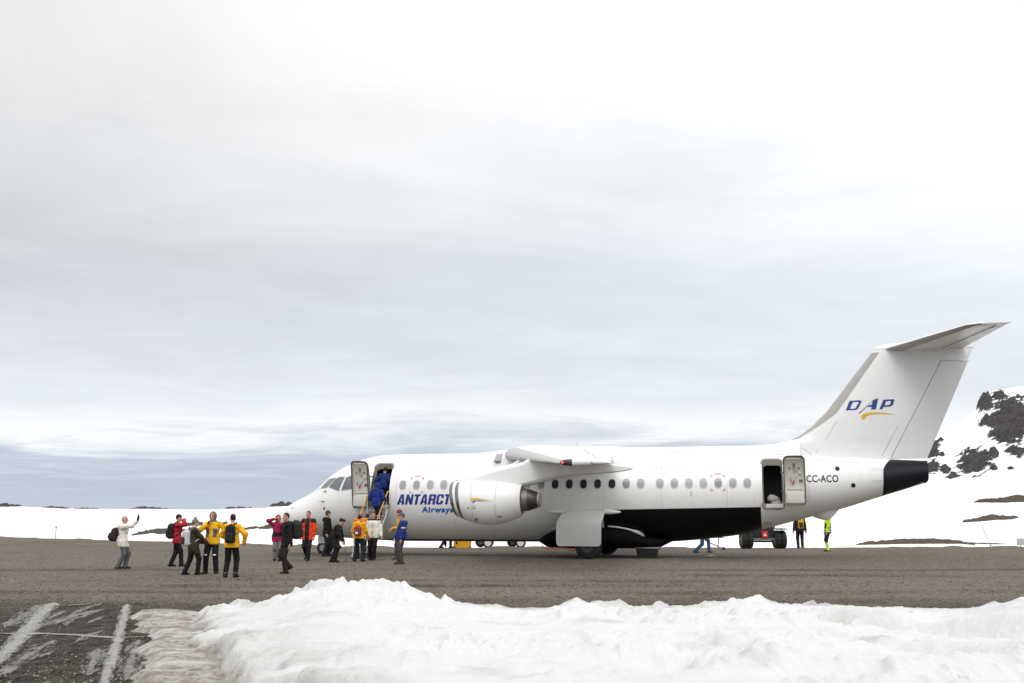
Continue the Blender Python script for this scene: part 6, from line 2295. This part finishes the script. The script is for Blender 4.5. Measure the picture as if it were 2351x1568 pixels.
# ---- beyond the aircraft
p = person('person in blue jeans and brown shoes walking behind the rear belly', 1612, 1269, 8, 1.80, jac=(.03, .035, .05), jlen=.84, tro=(.055, .10, .21), boot=(.10, .06, .035), fl=(.34, .06, .0), fr=(-.34, -.06, .0), pel=.07, hair=(.06, .04, .03))
p = person('person in dark navy clothes with yellow backpack standing under the tail', 1838, 1259, 84, 1.80, jac=(.035, .018, .035), jlen=.80, tro=(.016, .013, .025), fl=(.0, .1, 0), fr=(.02, -.1, 0), hat=('beanie', (.02, .07, .26)))
rucksack(p, 'yellow and black backpack on the person under the tail', (-.2, -.03, .26), (.10, .13, .26), (.62, .42, .012), 0, 0, 2, (.04, .04, .02))


def hj(c, t, arm):
    m = np.zeros(len(c), int)
    m[(t[:, 2] < .30) & ~arm] = 1
    m[(t[:, 2] > .03) & (t[:, 2] < .07) & ~arm] = 2
    m[(t[:, 2] > -.07) & (t[:, 2] < -.03) & ~arm] = 2
    return m


def ht(c):
    m = np.zeros(len(c), int)
    m[c[:, 2] < .40] = 1
    for z in (.16, .25, .33):
        m[np.abs(c[:, 2] - z) < .016] = 2
    return m


NAVYC = cloth('navy_workwear', (.018, .018, .04))
p = person('ground worker in neon yellow and navy hi-vis suit under the tail keel', 1903, 1266, 176, 1.78, jac=(.55, .85, .015), jlen=.80, jfun=hj, jmats=[NAVYC, WHT], tro=(.018, .018, .04), tfun=ht, tmats=[NEON, WHT], fl=(.06, .09, 0), fr=(.0, -.09, 0), hl=(.10, .22, .86), hr=(.1, -.24, .86), hat=('beanie', (.03, .03, .05)))
p = person('person in dark trousers standing on the far side of the forward belly', 1023, 1259, 5, 1.78, jac=(.03, .03, .035), jlen=.80, tro=(.03, .028, .03), fl=(.25, .08, 0), fr=(-.25, -.08, 0), pel=.03)

# ------------------------------------------------------------------ boarding stairs
st = empty('boarding_stairs', aw(5.47, -3.7, 0), -PSI)
tag(st, 'steep boarding stairs with yellow handrails at the forward door', 'stairs')
M_YRAIL = mat('yellow_handrail', (.62, .30, .02), .5, 0, .1, 6)
M_ALU = mat('aluminium', (.48, .47, .46), .4, .6, .1, 6)
NST = 8
for i in range(NST):
    y = 0.08 + i * (1.86 / NST)
    z = .235 * (i + 1) - .02
    MB().box((0, y, z), (.72, .24, .035), 0, None, .008).build('step', M_ALU, st)
for sx in (-1, 1):
    MB().tube([(sx * .38, -.06, .02), (sx * .38, 1.85, 1.88)], .04, 8).build('stringer', M_ALU, st)
    MB().tube([(sx * .40, .10, 1.02), (sx * .40, 1.72, 2.60), (sx * .40, 1.85, 2.62)], .026, 8).build('handrail', M_YRAIL, st)
    for t in (.10, .85, 1.55):
        MB().tube([(sx * .40, t, .02 + t * .98), (sx * .40, t, .93 + t * .975)], .02, 8).build('rail_post', mat('white_post', (.7, .7, .69), .5), st)
    MB().tube([(sx * .42, .40, .85), (sx * .46, .42, .78), (sx * .46, .42, .68), (sx * .42, .40, .64)], .022, 8).build('carry_loop', M_REG, st)

# ------------------------------------------------------------------ things beyond and under the aircraft
def place(px, py, name, label, cat, rz=0.0, group=None):
    o = empty(name, ground(px, py), rz)
    tag(o, label, cat, group)
    return o


def road_wheel(par, x, y, r, w, hub, hm):
    h = w / 2
    t = MB().lathe([(-h * .8, hub), (-h, hub * 1.1), (-h, r * .82), (-h * .7, r * .97), (0, r), (h * .7, r * .97), (h, r * .82), (h, hub * 1.1), (h * .8, hub)], 'y', (x, y, r), 28, 0, True).build('wheel', M_TYRE, par)
    MB().lathe([(-h * .9, hub * 1.03), (-h * .95, hub * .8), (-h * .7, hub * .6), (-h * .85, .02), (h * .85, .02), (h * .7, hub * .6), (h * .95, hub * .8), (h * .9, hub * 1.03)], 'y', (x, y, r), 20).build('rim', hm, t)
    return t


# small dark truck: only its wheels show under the belly
tr = place(1157, 1258.5, 'utility_truck', 'dark truck with white wheel hubs seen under the forward belly', 'truck', 0)
M_TRK = mat('dark_truck_paint', (.03, .03, .035), .4, 0, .15, 3)
HUBW = mat('white_hub', (.75, .75, .74), .45, 0, .05, 6)
for x in (-.80, .84):
    for y in (0.0, 1.35):
        road_wheel(tr, x, y, .27, .2, .17, HUBW)
    road_wheel(tr, x - .42, 1.3, .27, .2, .12, M_HUB)
MB().box((0, .68, .46), (2.9, 1.1, .16), 0, None, .02).build('chassis', M_TRK, tr)
MB().box((-.55, .68, .82), (1.7, 1.25, .5), 0, None, .03).build('load_bed', M_TRK, tr)
cabm = MB()
cabm.box((.85, .68, .85), (1.1, 1.25, .6), 0, None, .06)
cabm.box((.75, .68, 1.35), (.85, 1.15, .5), 0, None, .12)
cabm.build('cab', M_TRK, tr)
MB().box((.75, .09, 1.36), (.6, .02, .32), 0, None, .005).build('cab_window', M_GLASSD, tr)

gb = place(1061, 1258.5, 'ground_power_unit', 'yellow equipment box on the ground beyond the forward belly', 'equipment box')
g_ = MB()
g_.add([(-.44, 0, .10), (-.36, 0, .02), (.36, 0, .02), (.44, 0, .10), (.44, 0, .72), (-.44, 0, .72), (-.44, .6, .10), (-.36, .6, .02), (.36, .6, .02), (.44, .6, .10), (.44, .6, .72), (-.44, .6, .72)],
       [(0, 1, 2, 3, 4, 5), (11, 10, 9, 8, 7, 6), (0, 6, 7, 1), (1, 7, 8, 2), (2, 8, 9, 3), (3, 9, 10, 4), (4, 10, 11, 5), (5, 11, 6, 0)])
g_.build('casing', mat('equipment_yellow', (.72, .36, .008), .5, 0, .1, 4), gb, False)
for x in (-.40, .40):
    MB().box((x, -.005, .06), (.12, .02, .08), 0, None, .004).build('corner_guard', mat('red_corner', (.25, .05, .03), .6), gb)
MB().box((0, -.008, .5), (.5, .014, .2), 0, None, .004).build('louvre_panel', mat('equipment_dark', (.05, .04, .03), .6), gb)

cr = place(1487, 1281, 'equipment_crate', 'black crate with grey rim standing under the belly behind the wheels', 'crate', -PSI)
c_ = MB()
b0, t0 = (.36, .24, 0.0), (.43, .30, .38)
Vc = [(sx * q[0], sy * q[1], q[2]) for q in (b0, t0) for sx, sy in ((-1, -1), (1, -1), (1, 1), (-1, 1))]
c_.add(Vc, [(3, 2, 1, 0), (4, 5, 6, 7), (0, 1, 5, 4), (1, 2, 6, 5), (2, 3, 7, 6), (3, 0, 4, 7)])
c_.build('crate_body', mat('crate_black', (.012, .013, .014), .5), cr, False)
MB().box((0, 0, .395), (.92, .66, .05), 0, None, .015).build('lid', mat('crate_rim', (.26, .26, .28), .5), cr)

cw = []
for (px, py, z) in ((1268 - 12, 1244, .55), (1240, 1248, .38), (1244, 1256, .1), (1256, 1259.5, .02), (1290, 1259.5, .015), (1320, 1259, .015), (1335, 1261, .015), (1318, 1263, .015), (1302, 1262, .015), (1320, 1260.5, .015), (1350, 1259, .015), (1390, 1259, .015)):
    q = ground(px, 1259 if py > 1259 else 1259)
    dpt = ground(1300, 1260 + (py - 1259) if py > 1259 else 1260)[1]
    cw.append(((px - 1175.5) / FPX * dpt / .9872 * .9872 * 1.0127, dpt, z))
hose = MB().tube(cw, .028, 8).build('power_cable', mat('red_cable', (.36, .03, .02), .5), None)
tag(hose, 'red cable drooping to the ground under the aircraft belly', 'cable')

# tractor seen from behind under the tail
tk_ = place(1752, 1259.5, 'tractor', 'dark tractor with red triangle plate seen from behind under the tail', 'tractor', R(3))
for sx in (-1, 1):
    for k, off in enumerate((.70, .98)):
        t = MB().lathe([(-.13, .2), (-.14, .3), (-.13, .40), (-.08, .44), (.08, .44), (.13, .40), (.14, .3), (.13, .2)], 'x', (sx * off, 0, .44), 26, 0, True).build('wheel', M_TYRE, tk_)
        MB().lathe([(-.11, .21), (-.06, .12), (-.07, .02), (.07, .02), (.06, .12), (.11, .21)], 'x', (sx * off, 0, .44), 18).build('rim', mat('rim_dark', (.09, .07, .05), .5), t)
        lg = MB()
        for q in range(14):
            a = 2 * math.pi * q / 14
            lg.box((sx * off, .445 * math.cos(a), .44 + .445 * math.sin(a)), (.24, .05, .03), 0, (a + math.pi / 2, 0, 0))
        lg.build('tread_lugs', M_TYRE, t)
    MB().box((sx * .84, .0, .96), (.52, 1.0, .06), 0, None, .02).build('mudguard', mat('tractor_dark', (.018, .018, .018), .6), tk_)
    MB().tube([(sx * 1.12, 0, .44), (sx * 1.20, 0, .46)], .06, 8).build('axle_stub', mat('amber_lamp', (.5, .25, .03), .4), tk_)
    MB().tube([(sx * .72, .35, 1.0), (sx * .74, .35, 2.0)], .03, 8).build('roll_bar', mat('tractor_dark', (.018, .018, .018), .6), tk_)
MB().tube([(-.72, .35, 2.0), (.72, .35, 2.0)], .03, 8).build('roll_bar', mat('tractor_dark', (.018, .018, .018), .6), tk_)
MB().box((0, .75, .93), (1.12, 1.8, .85), 0, None, .08).build('tractor_body', mat('tractor_dark', (.018, .018, .018), .6), tk_)
MB().box((0, -.15, .47), (1.25, .12, .10), 0, None, .02).build('rear_beam', mat('beam_grey', (.16, .15, .14), .5), tk_)
MB().box((0, -.1, .36), (1.0, .1, .10), 0, None, .03).build('drawbar', mat('tractor_dark', (.018, .018, .018), .6), tk_)
MB().box((.05, -.235, .70), (.34, .025, .34), 0, None, .03).build('warning_plate', mat('red_plate', (.52, .01, .015), .5), tk_)
MB().add([(-.05, -.2515, .62), (.15, -.2515, .62), (.05, -.2515, .78)], [(0, 1, 2)]).build('plate_triangle', mat('white_patch', (.72, .72, .72), .6), tk_, False)
for x, zt in ((-.35, .02), (.1, .02), (.0, .02)):
    MB().tube([(x, -.12, .34), (x + .08, -.14, .03)], .008, 6).build('chain', M_REG, tk_)
for x in (.78, .92, 1.02):
    MB().tube([(x, .1, .9), (x + .03, .1, 1.35 + .1 * x)], .012, 6).build('lever', M_REG, tk_)

tb = place(1648, 1263, 'towbar_trolley', 'grey tubular tow bar trolley behind the walking person in jeans', 'trolley', R(-10))
M_TUBE = mat('grey_tube', (.12, .115, .11), .5, .3, .1, 6)
for y in (0, .45):
    MB().tube([(-.50, y, .40), (.10, y, .12), (.32, y, .06)], .022, 8).build('side_rail', M_TUBE, tb)
    MB().tube([(.02, y, .15), (.06, y, .62)], .022, 8).build('upright', M_TUBE, tb)
    MB().lathe([(-.03, .02), (-.03, .07), (.03, .07), (.03, .02)], 'y', (.28, y, .07), 14).build('castor', M_TYRE, tb)
MB().tube([(-.12, 0, .60), (.30, 0, .58)], .022, 8).build('cross_bar', M_TUBE, tb)
MB().tube([(.06, 0, .60), (.06, .45, .60)], .022, 8).build('cross_bar', M_TUBE, tb)
MB().tube([(.30, 0, .08), (.30, .45, .08)], .018, 8).build('axle', M_TUBE, tb)

sc = MB()
sc.add([(-.24, 0, .012), (-.05, -.03, .02), (.14, .02, .012), (.24, .0, .05), (.10, .10, .03), (-.08, .08, .035), (-.2, .07, .012), (0, .03, .06)], [(0, 1, 7), (1, 2, 7), (2, 3, 7), (3, 4, 7), (4, 5, 7), (5, 6, 7), (6, 0, 7)])
so = sc.build('paper_scrap', mat('white_patch', (.72, .72, .72), .6), None, False)
so.location = ground(1635, 1277)
tag(so, 'crumpled white scrap on the gravel below the jeans-clad walker', 'scrap')

mp_ = place(127, 1233.5, 'marker_post', 'short grey marker post with lamp on the left edge of the apron', 'post')
MB().tube([(0, 0, -.1), (0.02, 0, .70)], .045, 10).build('post', mat('post_grey', (.42, .41, .40), .6), mp_)
MB().lathe([(.68, .05), (.70, .085), (.78, .085), (.82, .04)], 'z', (.02, 0, 0), 14).build('lamp_head', mat('lamp_grey', (.30, .29, .28), .5), mp_)
lp = place(2275, 1253.5, 'marker_pole', 'thin grey pole leaning left at the right edge of the apron', 'pole')
MB().tube([(0, 0, -.1), (-.40, 0, 1.06)], .022, 8).build('pole', mat('pole_weathered', (.30, .27, .25), .6), lp)
MB().lathe([(0, .05), (.05, .04), (.08, .025)], 'z', (0, 0, 0), 10).build('foot', M_STRUT, lp)
lp = place(2222, 1249, 'marker_pole', 'thin upright pole on the snow left of the leaning pole', 'pole')
MB().tube([(0, 0, -.2), (0, 0, .75)], .012, 8).build('pole', mat('pole_weathered', (.30, .27, .25), .6), lp)
MB().lathe([(0, .04), (.05, .03), (.08, .02)], 'z', (0, 0, -.03), 10).build('foot', M_STRUT, lp)
sb = place(2351, 1254.5, 'runway_sign', 'grey box sign on short legs at the right edge of the picture', 'sign')
MB().box((0, 0, .24), (.66, .22, .36), 0, None, .02).build('sign_box', mat('sign_grey', (.36, .345, .32), .6), sb)
for x in (-.18, .18):
    MB().tube([(x, 0, -.1), (x, 0, .07)], .025, 8).build('sign_leg', M_STRUT, sb)

# baggage heaped inside the aft doorway
for i, (x, z, r, lb) in enumerate(((21.22, 2.26, .24, 'pale wrapped bundle, upper one inside the rear doorway'), (21.30, 2.12, .20, 'pale wrapped bundle, lower right one inside the rear doorway'))):
    q = volume_mesh([ell((0, 0, 0), (r, r * .8, r * .55)), ell((.1 * (i - .5), .02, .06), (r * .7, r * .6, r * .5))], .016, .04, (), .012, 20 + i)
    o = mk('wrapped_bundle', q[0], q[1], cloth('bundle_%d' % i, ((.40, .37, .34), (.5, .47, .42))[i]), None)
    o.location = aw(x, -1.02, z)
    tag(o, lb, 'bundle')
